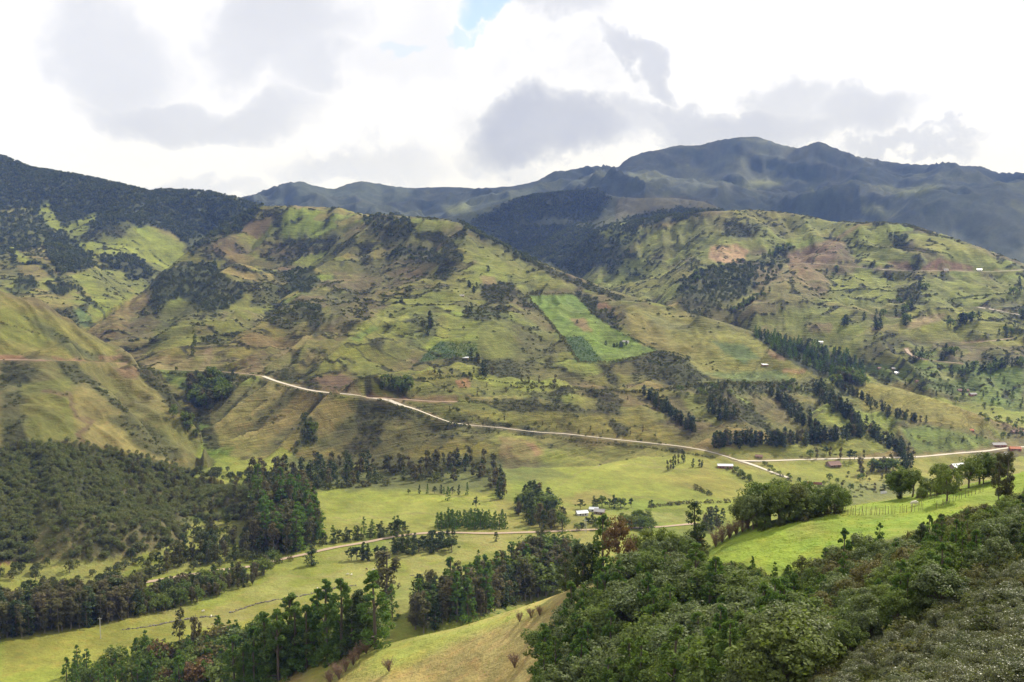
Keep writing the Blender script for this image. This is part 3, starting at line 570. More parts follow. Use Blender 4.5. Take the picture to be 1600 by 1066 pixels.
P([(1180,415),(1290,420),(1300,460),(1240,480),(1150,500),(1180,450)], C3(.17,.125,.07), .6, 7, shrub=.3, lo=1350, hi=3300)
P([(1280,395),(1315,380),(1340,410),(1330,440),(1290,425)], C3(.13,.095,.065), .7, 4, lo=1350, hi=3300)
P([(1310,375),(1345,352),(1400,350),(1420,380),(1380,382),(1320,380)], GRASS*1.2, .85, 3, lo=1350, hi=3300)
P([(1330,385),(1410,385),(1430,410),(1380,415),(1340,405)], GRASS*1.1, .7, 4, shrub=.15, lo=1350, hi=3300)
P([(1385,365),(1415,368),(1420,385),(1395,385)], SCRUB*1.1, .85, 3, wood=.6, lo=1350, hi=3300)
P([(1420,365),(1480,372),(1540,395),(1560,410),(1500,405),(1430,385)], GRASS*1.15+C3(.02,0,0), .8, 4, lo=1350, hi=3300)
P([(1440,415),(1470,405),(1520,415),(1520,424),(1450,424)], C3(.18,.10,.075), .85, 3, lo=1350, hi=3300)
P([(1385,410),(1420,408),(1425,420),(1390,420)], C3(.16,.10,.07), .8, 3, lo=1350, hi=3300)
P([(1470,385),(1600,415),(1620,430),(1560,425),(1480,405)], GRASS*1.05, .7, 4, lo=1350, hi=3300)
P([(1300,430),(1360,425),(1400,435),(1400,470),(1340,480),(1290,470)], GRASS*1.05, .7, 5, lo=1300, hi=3300)
P([(1420,480),(1500,480),(1560,500),(1600,500),(1600,540),(1500,540),(1430,530),(1400,520)], GRASS*1.1+C3(.02,0,0), .8, 5, lo=1250, hi=3300)
P([(1410,510),(1440,492),(1480,490),(1470,500),(1430,515)], C3(.22,.16,.10), .8, 3, lo=1250, hi=3300)
P([(1440,440),(1600,435),(1600,470),(1500,475),(1440,470)], GRASS*1.05, .7, 5, lo=1250, hi=3300)
P([(1200,440),(1280,460),(1310,500),(1260,520),(1190,510)], OLIVE, .6, 6, shrub=.3, lo=1300, hi=3300)
P([(1215,480),(1330,480),(1340,560),(1290,540),(1230,520)], GRASS*.95, .55, 6, shrub=.15, lo=1250, hi=3300)
P([(1260,505),(1300,505),(1300,520),(1265,520)], C3(.19,.13,.085), .7, 3, lo=1250, hi=3300)
P([(1460,580),(1510,582),(1515,595),(1465,595)], C3(.30,.18,.12), .85, 2, lo=1250, hi=3300)
P([(1350,520),(1400,515),(1400,560),(1345,560)], OLIVE*1.0, .6, 5, shrub=.5, lo=1250, hi=3300)
P([(1450,530),(1520,535),(1540,570),(1470,560)], C3(.15,.12,.065), .6, 5, shrub=.3, lo=1250, hi=3300)
P([(1340,575),(1460,565),(1600,575),(1600,650),(1500,620),(1400,595)], C3(.11,.17,.04), .7, 6, shrub=.25, lo=1200, hi=3300)
P([(1060,520),(1170,520),(1200,480),(1100,470)], OLIVE, .5, 6, shrub=.4, lo=1300, hi=3300)
# ======== the smooth yellow nose and the fields at the foot
P([(1330,595),(1400,604),(1480,628),(1565,665),(1520,672),(1420,655),(1350,640)], GRASS+C3(.045,.005,.01), .85, 5, lo=1050, hi=1700)
P([(1170,520),(1200,525),(1255,540),(1330,560),(1355,580),(1350,605),(1300,595),(1250,575),(1210,550)], WOOD*.9, .95, 2, wood=.3, lo=1200, hi=1900)
P([(1140,690),(1240,690),(1340,680),(1400,670),(1400,700),(1280,715),(1160,712)], GRASS*1.12, .8, 4, lo=980, hi=1300)
P([(1410,670),(1460,665),(1560,690),(1500,704),(1430,708)], BRIGHT*.95, .8, 4, lo=980, hi=1400)
P([(1100,600),(1200,590),(1330,600),(1330,620),(1100,620)], SCRUB*1.7, .6, 6, shrub=.6, lo=1050, hi=1700)
P([(1060,615),(1110,620),(1150,650),(1120,665),(1080,650)], GRASS*1.1, .7, 4, lo=1000, hi=1700)
P([(1110,640),(1160,640),(1200,650),(1190,665),(1140,660)], SCRUB*1.3, .75, 3, shrub=.8, lo=1000, hi=1700)
P([(1170,615),(1215,625),(1240,660),(1210,660),(1180,640)], C3(.16,.13,.06), .7, 4, lo=1000, hi=1700)
# valley floor
COL = mixc(COL, GRASS*1.08, isV*.75)
COL = mixc(COL, DRY*.95, isV*sstep(.1, .8, n1+.4*n2)*.55)
COL = mixc(COL, BRIGHT*.9, isV*sstep(.3, .9, fbm(GX/60, GY/60, 3, 431))*.4)
P([(840,705),(1000,695),(1100,715),(1090,740),(960,790),(850,770)], GRASS*1.15, .6, 6, lo=600, hi=1300)
P([(900,770),(945,765),(965,780),(900,790)], DRY, .7, 4, lo=600, hi=1100)
P([(1020,745),(1120,738),(1150,750),(1200,775),(1130,780),(1060,760)], GRASS+C3(.04,0,.01), .7, 4, lo=600, hi=1300)
P([(1160,765),(1400,750),(1450,770),(1330,790),(1180,800)], SCRUB*2.2, .7, 6, shrub=.5, lo=500, hi=1300)
P([(430,715),(790,715),(780,765),(650,775),(440,765)], SCRUB*1.5, .85, 5, shrub=.4, lo=800, hi=1050)
P([(500,765),(640,768),(770,780),(780,815),(640,822),(500,812)], GRASS*1.14, .75, 5, lo=600, hi=1000)
P([(0,985),(200,960),(420,940),(600,925),(600,985),(300,1000),(0,1060)], GRASS*.98+C3(.03,.0,.01), .75, 6, lo=350, hi=800)
P([(780,720),(850,718),(890,745),(850,755),(790,750)], SCRUB*1.8, .55, 5, shrub=.1, lo=800, hi=1100)
P([(690,390),(640,432),(580,475),(530,515),(490,550),(440,580),(400,575),(430,540),(500,480),(560,440),(620,400),(670,375)], C3(.085,.075,.038), .5, 10, shrub=.45, lo=1350, hi=2600)  # shade on the main ridge's left flank put into the ground colour, with shrubs
P([(135,525),(225,470),(250,500),(225,560),(180,562),(150,540)], C3(.13,.105,.05), .6, 5, shrub=.25, lo=1250, hi=2700)
P([(200,560),(235,575),(300,640),(345,735),(325,730),(285,660),(230,600)], SCRUB*1.2, .8, 4, shrub=.8, lo=1000, hi=1500)
for ln_ in ([(500,812),(600,806),(700,803),(790,796)], [(655,768),(720,778),(790,784)], [(430,902),(500,905),(600,896),(700,880)], [(860,770),(900,740),(1000,700)], [(985,775),(1060,785),(1140,782)], [(1000,700),(1040,740),(1090,765)], [(300,985),(420,955),(520,940)], [(840,700),(930,720),(1080,735)]):
    Ln(ln_, .8, C3(.19,.165,.085), .55, .8, lo=400, hi=1300)
# ======== near hill
COL = mixc(COL, SCRUB*1.6, isN*.9)
P([(1080,880),(1110,855),(1180,818),(1330,788),(1440,768),(1600,732),(1720,710),(1720,760),(1600,770),(1560,790),(1500,805),(1440,830),(1380,850),(1300,870),(1255,905),(1200,910),(1140,880)], MEADOW, .97, 4, lo=120, hi=330)
P([(420,1070),(460,1020),(600,1003),(650,990),(760,962),(850,932),(920,910),(960,925),(900,960),(860,1010),(840,1070),(700,1120),(420,1120)], TAN, .95, 5, lo=150, hi=345)
tm = inside([(470,1030),(600,1003),(760,965),(860,940),(820,965),(740,990),(640,1040),(560,1066),(480,1066)], 14, True, 150, 345)
COL = mixc(COL, C3(.23, .27, .055), tm*sstep(-.5, .5, n2)*.8)
mt_ = inside([(1080,880),(1110,855),(1180,818),(1330,788),(1440,768),(1600,732),(1720,710),(1720,760),(1600,770),(1560,790),(1500,805),(1440,830),(1380,850),(1300,870),(1255,905),(1200,910),(1140,880)], 3, False, 120, 330)
COL = mixc(COL, C3(.19, .215, .05), mt_*sstep(.0, .7, fbm(GX/9, GY/13, 4, 451))*.6); COL = mixc(COL, C3(.12, .20, .03), mt_*sstep(.1, .6, fbm(GX/4, GY/6, 3, 452))*.5)
Z = Z+mt_*fbm(GX/7, GY/9, 3, 453)*.35
nearN = isN*sstep(-.2, .6, fbm(GX/5, GY/5, 3, 441))
COL = mixc(COL, COL*C3(1.12, .98, .9), nearN*.5)
# dirt bank above the near thicket
P([(1370,862),(1395,848),(1420,850),(1400,870),(1380,880)], RED*.6, .8, 3, lo=60, hi=330)
# general mottling
COL = COL*(1+.16*n3+.10*n2)[..., None]
SHR = np.clip(SHR, 0, 1)
clean = np.maximum(inside([(823,462),(895,459),(960,515),(1028,549),(985,562),(950,566),(900,566),(880,528)], 1, True, 1000), inside([(1330,595),(1400,604),(1480,628),(1565,665),(1520,672),(1420,655),(1350,640)], 4, True, 1000, 1700))
clean = np.maximum(clean, inside([(290,625),(420,592),(560,615),(800,672),(1165,722),(1100,760),(430,745),(340,730)], 6, True, 880, 1400)*.8)
clean = np.maximum(clean, inside([(960,470),(1210,535),(1290,590),(1150,590),(1000,540)], 8, True, 1000, 2000)*.75)
fz = blur((isC+isR+isB*.8)*1., 2, 1)*(1-clean)*(1-WDN)*np.where((IDENT == 1) & (PX > 690), .45, 1.)
COL = COL*(1+fz*(.36*(CID-.5)))[..., None]
hedg = (1-sstep(.05, .14, F2-F1))*fz*sstep(-.45, .15, n2+.3*n1)
COL = mixc(COL, SCRUB*.95, hedg*.8); SHR = np.maximum(sstep(.35, .8, SHR), hedg*.8)
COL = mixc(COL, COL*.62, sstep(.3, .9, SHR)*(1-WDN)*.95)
band = sstep(.22, .14, F2-F1)*sstep(.10, .14, F2-F1)*fz; COL = mixc(COL, C3(.19, .21, .045), band*.45)
COL = COL*C3(1.02, 1.03, .87)*np.where(IDENT == 2, .84, np.where((IDENT == 1) | (IDENT == 3), .90, 1.))[..., None]
COL = COL*np.where(IDENT == 0, 1., .93)[..., None]
COL = mixc(COL, COL*C3(1.0, 1.0, .9), isV*.7)
COL = mixc(COL, COL*C3(.92, .84, .84), (isC+isR+isL)*sstep(-.3, .7, n1+.5*n2))
#>>PAINT
# ---------------- roads are cut into the ground before it is meshed
def route(px_pts, step=9, lo=0, hi=1e9, dy=0):
    out = []
    for (a, b) in zip(px_pts[:-1], px_pts[1:]):
        n = max(1, int(math.hypot(b[0]-a[0], b[1]-a[1])/step))
        for i in range(n): out.append((a[0]+(b[0]-a[0])*i/n, a[1]+(b[1]-a[1])*i/n+dy))
    out.append(px_pts[-1])
    W = np.array([pick(p[0], p[1], lo, hi) for p in out])
    for _ in range(3):
        W[1:-1] = (W[:-2]+2*W[1:-1]+W[2:])/4
    return W
MAIN = [(225,577),(300,579),(360,582),(400,586),(420,592),(460,603),(500,610),(555,617),(583,622),(600,630),(640,638),(665,646),(705,659),(755,667),(800,671),(850,676),(900,680),(960,687),(1010,692),(1060,697),(1100,704),(1130,712),(1155,720)]
ROADS = [("road", MAIN[:4]+[(411,588)], 2.4, 880, 1500, 'dirt'),
 ("road", [(411,588),(424,595),(436,598),(450,600),(464,606),(480,610),(502,613),(525,615),(548,616),(565,618),(580,621),(588,627),(600,629),(622,632),(642,637),(660,643),(672,650),(688,655),(706,661)], 4.2, 880, 1500, 'pale'),
 ("road", [(706,661),(730,664),(755,667),(780,668),(800,671),(850,677),(875,677),(900,680),(960,687),(1010,692),(1060,697),(1090,702),(1110,706),(1130,712),(1155,720)], 2.6, 880, 1500, 'pale'),
 ("road", [(1155,720),(1180,721),(1240,719),(1310,717),(1380,716),(1440,714),(1500,708),(1545,705),(1572,700),(1630,697)], 4.6, 850, 1500, 'pale'),
 ("road", [(1155,720),(1180,727),(1200,736),(1235,748)], 4.5, 850, 1300, 'pale'),
 ("road", [(583,622),(625,624),(680,628),(715,628)], 5, 950, 1400, 'red'),
 ("road", [(40,937),(130,925),(170,918),(230,910),(300,898),(350,890),(400,885),(440,874),(480,866),(520,856),(560,850),(600,842),(640,835),(690,832),(760,834),(830,832),(900,829),(970,826),(1030,824),(1090,818)], 4.0, 480, 900, 'dirt'),
 ("road", [(-20,562),(60,563),(120,564),(170,566),(188,567)], 5, 800, 1300, 'red'),
 ("road", [(1130,411),(1160,412),(1200,411),(1290,412),(1340,418),(1400,423),(1470,423),(1540,425),(1620,421)], 6, 1350, 2900, 'pale'),
 ("road", [(1528,480),(1560,485),(1590,492),(1640,500)], 6, 1300, 2600, 'pale'),
 ("road", [(1508,536),(1550,533),(1600,526),(1640,524)], 5, 1200, 2600, 'red'),
 ("road", [(1416,545),(1412,552),(1425,558),(1450,563),(1500,568)], 5, 1200, 2600, 'red')]
RW = []
for nm, l, w, lo, hi, c in ROADS: RW.append(route(l, 9, lo, hi))
for W, (nm, l, w, lo, hi, c) in zip(RW, ROADS):
    sel, d, zz = near_line(W, 30)
    t = 1-sstep(w*.5+3, w*.5+11, d); up = Z[sel] > zz+.3
    cz = Z[sel]+(zz-.15-Z[sel])*t
    bank = (1-sstep(w*.5+4, w*.5+(7 if c != 'dirt' else 3), d))*sstep(-.4, .3, n3[sel]+.25)
    col = {'pale': C3(.20, .16, .09), 'red': RED*.9, 'dirt': C3(.2, .17, .08)}[c]
    COL[sel] = mixc(COL[sel], col, bank*np.where(up, .85, .35)*(.9 if c != 'dirt' else .4))
    Z[sel] = cz; SHR[sel] *= sstep(w*.5+3, w*.5+8, d); WDN[sel] *= sstep(w*.5+1.5, w*.5+6, d)

# ---------------- helpers
def tag(o, label=None, cat=None, group=None, kind=None):
    if label: o['label'] = label
    if cat: o['category'] = cat
    if group: o['group'] = group
    if kind: o['kind'] = kind
    return o
def mesh_np(name, V, Fq, mats=(), mat_idx=None, smooth=False):
    """mesh from arrays; Fq may be one array (n,3|4) or a list of them"""
    me = bpy.data.meshes.new(name); Fs = Fq if isinstance(Fq, list) else [Fq]
    V = np.ascontiguousarray(V, np.float32)
    me.vertices.add(len(V)); me.vertices.foreach_set('co', V.ravel())
    loops = np.concatenate([f.ravel() for f in Fs]).astype(np.int32); tot = np.concatenate([np.full(len(f), f.shape[1]) for f in Fs])
    st = np.concatenate([[0], np.cumsum(tot)[:-1]]).astype(np.int32)
    me.loops.add(len(loops)); me.loops.foreach_set('vertex_index', loops)
    me.polygons.add(len(tot)); me.polygons.foreach_set('loop_start', st); me.polygons.foreach_set('loop_total', tot.astype(np.int32))
    if mat_idx is not None: me.polygons.foreach_set('material_index', np.asarray(mat_idx, np.int32))
    me.polygons.foreach_set('use_smooth', np.full(len(tot), smooth))
    for m in mats: me.materials.append(m)
    me.update(calc_edges=True); return me
def link(o, parent=None):
    COLL.objects.link(o)
    if parent is not None: o.parent = parent
    return o
def new_mat(name):
    m = bpy.data.materials.new(name); m.use_nodes = True; m.node_tree.nodes.clear(); return m, m.node_tree
def finish(nt, shader, disp=None):
    o = nt.nodes.new('ShaderNodeOutputMaterial'); nt.links.new(shader, o.inputs[0])
def principled(nt, col, rough=.8, spec=.3, normal=None, metal=0):
    b = nt.nodes.new('ShaderNodeBsdfPrincipled')
    if isinstance(col, (tuple, list)): b.inputs['Base Color'].default_value = (*col[:3], 1)
    else: nt.links.new(col, b.inputs['Base Color'])
    if isinstance(rough, (int, float)): b.inputs['Roughness'].default_value = rough
    else: nt.links.new(rough, b.inputs['Roughness'])
    b.inputs['Specular IOR Level'].default_value = spec; b.inputs['Metallic'].default_value = metal
    if normal is not None: nt.links.new(normal, b.inputs['Normal'])
    return b
def bump(nt, h, strength, dist):
    b = nt.nodes.new('ShaderNodeBump'); b.inputs['Strength'].default_value = strength; b.inputs['Distance'].default_value = dist
    nt.links.new(h, b.inputs['Height']); return b.outputs[0]
def objco(nt):
    return nt.nodes.new('ShaderNodeTexCoord').outputs['Object']

# ---------------- materials
def ground_mat():
    m, nt = new_mat("grassland"); co = objco(nt)
    at = nt.nodes.new('ShaderNodeAttribute'); at.attribute_name = 'albedo'
    a = noise_(nt, co, .55, 5, .7); b = noise_(nt, co, .09, 5, .65); c = noise_(nt, co, 2.6, 3, .7)
    s = math_(nt, 'MULTIPLY_ADD', a.outputs['Fac'], .75, .62)
    s = math_(nt, 'MULTIPLY', s, math_(nt, 'MULTIPLY_ADD', b.outputs['Fac'], .9, .55))
    s = math_(nt, 'MULTIPLY', s, math_(nt, 'MULTIPLY_ADD', c.outputs['Fac'], .5, .75))
    s = math_(nt, 'MULTIPLY', s, math_(nt, 'MULTIPLY_ADD', noise_(nt, co, .016, 6, .7).outputs['Fac'], .9, .55))
    v = nt.nodes.new('ShaderNodeVectorMath'); v.operation = 'SCALE'; nt.links.new(at.outputs['Color'], v.inputs[0])
    mp = nt.nodes.new('ShaderNodeMapping'); mp.inputs['Scale'].default_value = (.035, .035, .75); nt.links.new(co, mp.inputs['Vector'])
    tr = noise_(nt, mp.outputs[0], 1.0, 4, .6, .4)          # trodden cattle terraces that follow the contours
    trm = math_(nt, 'MULTIPLY', math_(nt, 'SUBTRACT', tr.outputs['Fac'], .5), at.outputs['Alpha'])
    s = math_(nt, 'MULTIPLY', s, math_(nt, 'MULTIPLY_ADD', trm, 1.5, 1.0)); nt.links.new(s, v.inputs['Scale'])
    dry = mixrgb_(nt, ramp_(nt, noise_(nt, co, .22, 4, .6).outputs['Fac'], [(.5, 0), (.72, .5)]), v.outputs[0], mixrgb_(nt, 1.0, v.outputs[0], (1.35, .95, 1.1), 'MULTIPLY'))
    h = math_(nt, 'ADD', math_(nt, 'MULTIPLY_ADD', trm, 2.6, math_(nt, 'MULTIPLY', a.outputs['Fac'], .6)), math_(nt, 'ADD', math_(nt, 'MULTIPLY', b.outputs['Fac'], 3.0), math_(nt, 'MULTIPLY', c.outputs['Fac'], .12)))
    p = principled(nt, dry, .9, .15, bump(nt, h, .8, 1.0))
    finish(nt, p.outputs[0]); return m
def leaf_mat(name, cols, rough=.62, spec=.12, trans=.3, vary=.38):
    """cols: a few leaf colours, one picked per plant, then mottled leaf by leaf"""
    m, nt = new_mat(name); oi = nt.nodes.new('ShaderNodeObjectInfo')
    base = ramp_(nt, oi.outputs['Random'], [(i/max(1, len(cols)-1), c) for i, c in enumerate(cols)])
    g = nt.nodes.new('ShaderNodeNewGeometry')
    rnd = g.outputs['Random Per Island']
    k = math_(nt, 'MULTIPLY_ADD', rnd, vary*2, 1-vary)
    v = nt.nodes.new('ShaderNodeVectorMath'); v.operation = 'SCALE'; nt.links.new(base, v.inputs[0]); nt.links.new(k, v.inputs['Scale'])
    p = principled(nt, v.outputs[0], rough, spec)
    t = nt.nodes.new('ShaderNodeBsdfTranslucent'); nt.links.new(mixrgb_(nt, 1.0, v.outputs[0], (1.25, 1.35, .6), 'MULTIPLY'), t.inputs[0])
    mx = nt.nodes.new('ShaderNodeMixShader'); mx.inputs[0].default_value = trans
    nt.links.new(p.outputs[0], mx.inputs[1]); nt.links.new(t.outputs[0], mx.inputs[2])
    finish(nt, mx.outputs[0]); return m
def plain_mat(name, col, rough=.8, spec=.3, scale=2., amt=.35, bmp=.2, metal=0):
    m, nt = new_mat(name); co = objco(nt); a = noise_(nt, co, scale, 6, .65)
    v = nt.nodes.new('ShaderNodeVectorMath'); v.operation = 'SCALE'; v.inputs[0].default_value = col
    nt.links.new(math_(nt, 'MULTIPLY_ADD', a.outputs['Fac'], amt*2, 1-amt), v.inputs['Scale'])
    p = principled(nt, v.outputs[0], rough, spec, bump(nt, a.outputs['Fac'], bmp, .1), metal)
    finish(nt, p.outputs[0]); return m
M_ground = ground_mat()
M_pine = leaf_mat("pine_needles", [(.080, .142, .032), (.100, .165, .036), (.125, .180, .040)], trans=.4)
M_darkcon = leaf_mat("dark_conifer_needles", [(.046, .068, .024), (.058, .082, .028), (.072, .092, .032)], trans=.3)
M_euc = leaf_mat("eucalyptus_leaves", [(.096, .098, .042), (.118, .112, .050), (.145, .120, .064)], trans=.36)
M_broad = leaf_mat("broad_leaves", [(.104, .144, .038), (.126, .165, .044), (.150, .178, .052)], trans=.4)
M_grey = leaf_mat("grey_green_leaves", [(.115, .148, .056), (.140, .165, .068), (.118, .155, .052)], rough=.5, spec=.16, trans=.34, vary=.4)
M_lime = leaf_mat("yellow_green_leaves", [(.13, .17, .035), (.15, .175, .04)], trans=.4)
M_rust = leaf_mat("rusty_brown_leaves", [(.17, .105, .055), (.15, .095, .05)], trans=.35)
M_shrub = leaf_mat("shrub_leaves", [(.074, .088, .030), (.092, .104, .036), (.112, .114, .044), (.130, .116, .052)], trans=.36)
M_forest = leaf_mat("cloud_forest_leaves", [(.075, .094, .040), (.100, .116, .048), (.125, .132, .058)], vary=.45, trans=.3)
M_pales = leaf_mat("pale_glossy_leaves", [(.125, .135, .065), (.145, .150, .078), (.115, .132, .058)], rough=.4, spec=.35, trans=.3, vary=.5)
M_olive = leaf_mat("olive_leaves", [(.125, .118, .045), (.145, .125, .05), (.11, .12, .04)], trans=.35)
M_sage = leaf_mat("sage_leaves", [(.150, .160, .070), (.180, .186, .084), (.155, .178, .068), (.120, .145, .055)], trans=.36, vary=.4)
M_twig = leaf_mat("reddish_twigs", [(.24, .14, .08), (.30, .19, .10)], trans=.1)
M_bark = plain_mat("bark", (.13, .10, .075)); M_pale_bark = plain_mat("pale_bark", (.20, .17, .13))
M_road = plain_mat("gravel_road", (.52, .46, .37), scale=.4, amt=.12); M_redroad = plain_mat("red_earth_track", (.32, .23, .155), scale=.4, amt=.2)
M_dirtroad = plain_mat("dirt_road", (.34, .25, .17), scale=.4, amt=.2)

# ---------------- the ground, one sheet out to the far mountains
nr, nc = Z.shape
idx = np.arange(nr*nc).reshape(nr, nc)
Q = np.stack([idx[:-1, :-1], idx[:-1, 1:], idx[1:, 1:], idx[1:, :-1]], -1).reshape(-1, 4)
me = mesh_np("terrain", np.stack([GX, GY, Z], -1).reshape(-1, 3), Q, [M_ground], smooth=True)
ca_ = me.attributes.new('albedo', 'FLOAT_COLOR', 'POINT')
terr = blur((isC+isR+isL*.45+isB*.8)*(1-.6*WDN), 3, 1)
ca_.data.foreach_set('color', np.concatenate([COL, terr[..., None]], -1).astype(np.float32).ravel())
terrain = link(bpy.data.objects.new("terrain", me)); tag(terrain, "green and tan grassland hills and valley floor with far mountains", kind='structure')

def ribbon(name, W, width, mat, lift=.25):
    d = np.gradient(W[:, :2], axis=0); d /= np.linalg.norm(d, axis=1)[:, None]+1e-9; nrm = np.stack([d[:, 1], -d[:, 0]], -1)
    wv = width*(1+.14*fbm(np.arange(len(W))*.6, np.zeros(len(W)), 2, 71))
    L = W[:, :2]+nrm*wv[:, None]/2; Rr = W[:, :2]-nrm*wv[:, None]/2
    V = []; ts = np.linspace(0, 1, 4)
    for t in ts:
        xy = L*(1-t)+Rr*t; z = np.maximum(W[:, 2], ground(xy[:, 0], xy[:, 1]))+lift; V.append(np.concatenate([xy, z[:, None]], 1))
    V = np.stack(V, 1); n = len(W); ii = np.arange(n*4).reshape(n, 4)
    q = np.stack([ii[:-1, :-1], ii[:-1, 1:], ii[1:, 1:], ii[1:, :-1]], -1).reshape(-1, 4)
    o = link(bpy.data.objects.new(name, mesh_np(name, V.reshape(-1, 3), q, [mat]))); tag(o, kind='structure'); return o
for W, (nm, l, w, lo, hi, c) in zip(RW, ROADS):
    ribbon(nm, W, w, {'pale': M_road, 'red': M_redroad, 'dirt': M_dirtroad}[c])
# ---------------- clouds that stand over the far mountains and shade them
def clouds():
    ox, oy = 3200*math.sin(SUN_AZ)/math.tan(SUN_EL), 3200*math.cos(SUN_AZ)/math.tan(SUN_EL)
    gx, gy = np.meshgrid(np.linspace(-3600, 5200, 190), np.linspace(2900, 8600, 130))
    d = fbm(gx/900, gy/900, 4, 811)*.9+.42
    d = np.minimum(d, np.minimum(gx+3600, 5200-gx)/500-.2)
    d -= sstep(4100, 3000, gy+gx*.1+300*fbm(gx/500, gy/500, 2, 5))*1.6          # open sky over the nearer hills
    d -= sstep(900, 300, np.hypot(gx+1700, (gy-6500)*.8))*1.2                    # sunlit left range
    for px, py, r in ((1190, 282, 190), (1420, 298, 190), (715, 322, 260), (1070, 318, 200), (1560, 345, 240), (1175, 222, 200), (560, 290, 300)):
        x, y, z = pick(px, py, 3000, 9000); d -= sstep(r*1.5, r*.6, np.hypot(gx-x, gy-y))*1.3
    d = np.minimum(d, sstep(8600, 8100, gy)*2-.5)
    th = 120+160*np.clip(d, 0, 1.2)**.6*(1+.4*fbm(gx/160, gy/160, 3, 9))
    top = 3500+th*1.6*np.clip(d*3, 0, 1); bot = 3500-60*np.clip(d*3, 0, 1)*(1+.5*fbm(gx/200, gy/200, 3, 19))
    n, m = gx.shape; ii = np.arange(n*m).reshape(n, m)
    q = np.stack([ii[:-1, :-1], ii[:-1, 1:], ii[1:, 1:], ii[1:, :-1]], -1).reshape(-1, 4)
    q = q[(d.ravel()[q] > 0).all(1)]
    V = np.concatenate([np.stack([gx+ox, gy+oy, bot], -1).reshape(-1, 3), np.stack([gx+ox, gy+oy, top], -1).reshape(-1, 3)])
    mt, nt_ = new_mat("cloud_vapour"); p = principled(nt_, (.8, .8, .8), 1, 0); tt = nt_.nodes.new('ShaderNodeBsdfTransparent'); mm = nt_.nodes.new('ShaderNodeMixShader'); mm.inputs[0].default_value = .54
    nt_.links.new(p.outputs[0], mm.inputs[1]); nt_.links.new(tt.outputs[0], mm.inputs[2]); finish(nt_, mm.outputs[0])
    o = link(bpy.data.objects.new("clouds", mesh_np("clouds", V, np.concatenate([q[:, ::-1], q+n*m]), [mt], smooth=True)))
    tag(o, "broken bank of cloud standing high over the far mountains", kind='stuff')
clouds()

# ---------------- plants
rng = np.random.default_rng(11)
def unit(v): return v/(np.linalg.norm(v, axis=-1, keepdims=True)+1e-9)
def leaves_at(C, N, s, asp=1.9, rg=None):
    """one small pointed quad per centre, facing roughly along N"""
    rg = rg or rng; n = len(C); N = unit(N+rg.normal(0, .55, (n, 3)))
    a = unit(np.cross(N, rg.normal(0, 1, (n, 3)))); b = np.cross(N, a)
    s = np.broadcast_to(s, (n,))*rg.uniform(.65, 1.35, n); L = (s*math.sqrt(asp)*.5)[:, None]; W = (s/math.sqrt(asp)*.5)[:, None]
    bend = N*(s*rg.uniform(.0, .25, n))[:, None]
    V = np.stack([C-a*L-bend, C+b*W, C+a*L-bend, C-b*W], 1).reshape(-1, 3)
    return V, np.arange(n*4).reshape(n, 4)
def tube(pts_, r0, r1, k=6):
    P_ = np.array(pts_, float); n = len(P_); V = []
    for i in range(n):
        d = unit(P_[min(i+1, n-1)]-P_[max(i-1, 0)]); a = unit(np.cross(d, [.3, .9, .1])); b = np.cross(d, a); r = r0+(r1-r0)*i/(n-1)
        t = np.arange(k)*2*math.pi/k; V.append(P_[i]+r*(np.cos(t)[:, None]*a+np.sin(t)[:, None]*b))
    V = np.concatenate(V); ii = np.arange(n*k).reshape(n, k); j = np.roll(ii, -1, 1)
    return V, np.stack([ii[:-1], j[:-1], j[1:], ii[1:]], -1).reshape(-1, 4)
def merge(parts):
    V, Fq, o = [], [], 0
    for v, f in parts: V.append(v); Fq.append(f+o); o += len(v)
    return np.concatenate(V), np.concatenate(Fq)
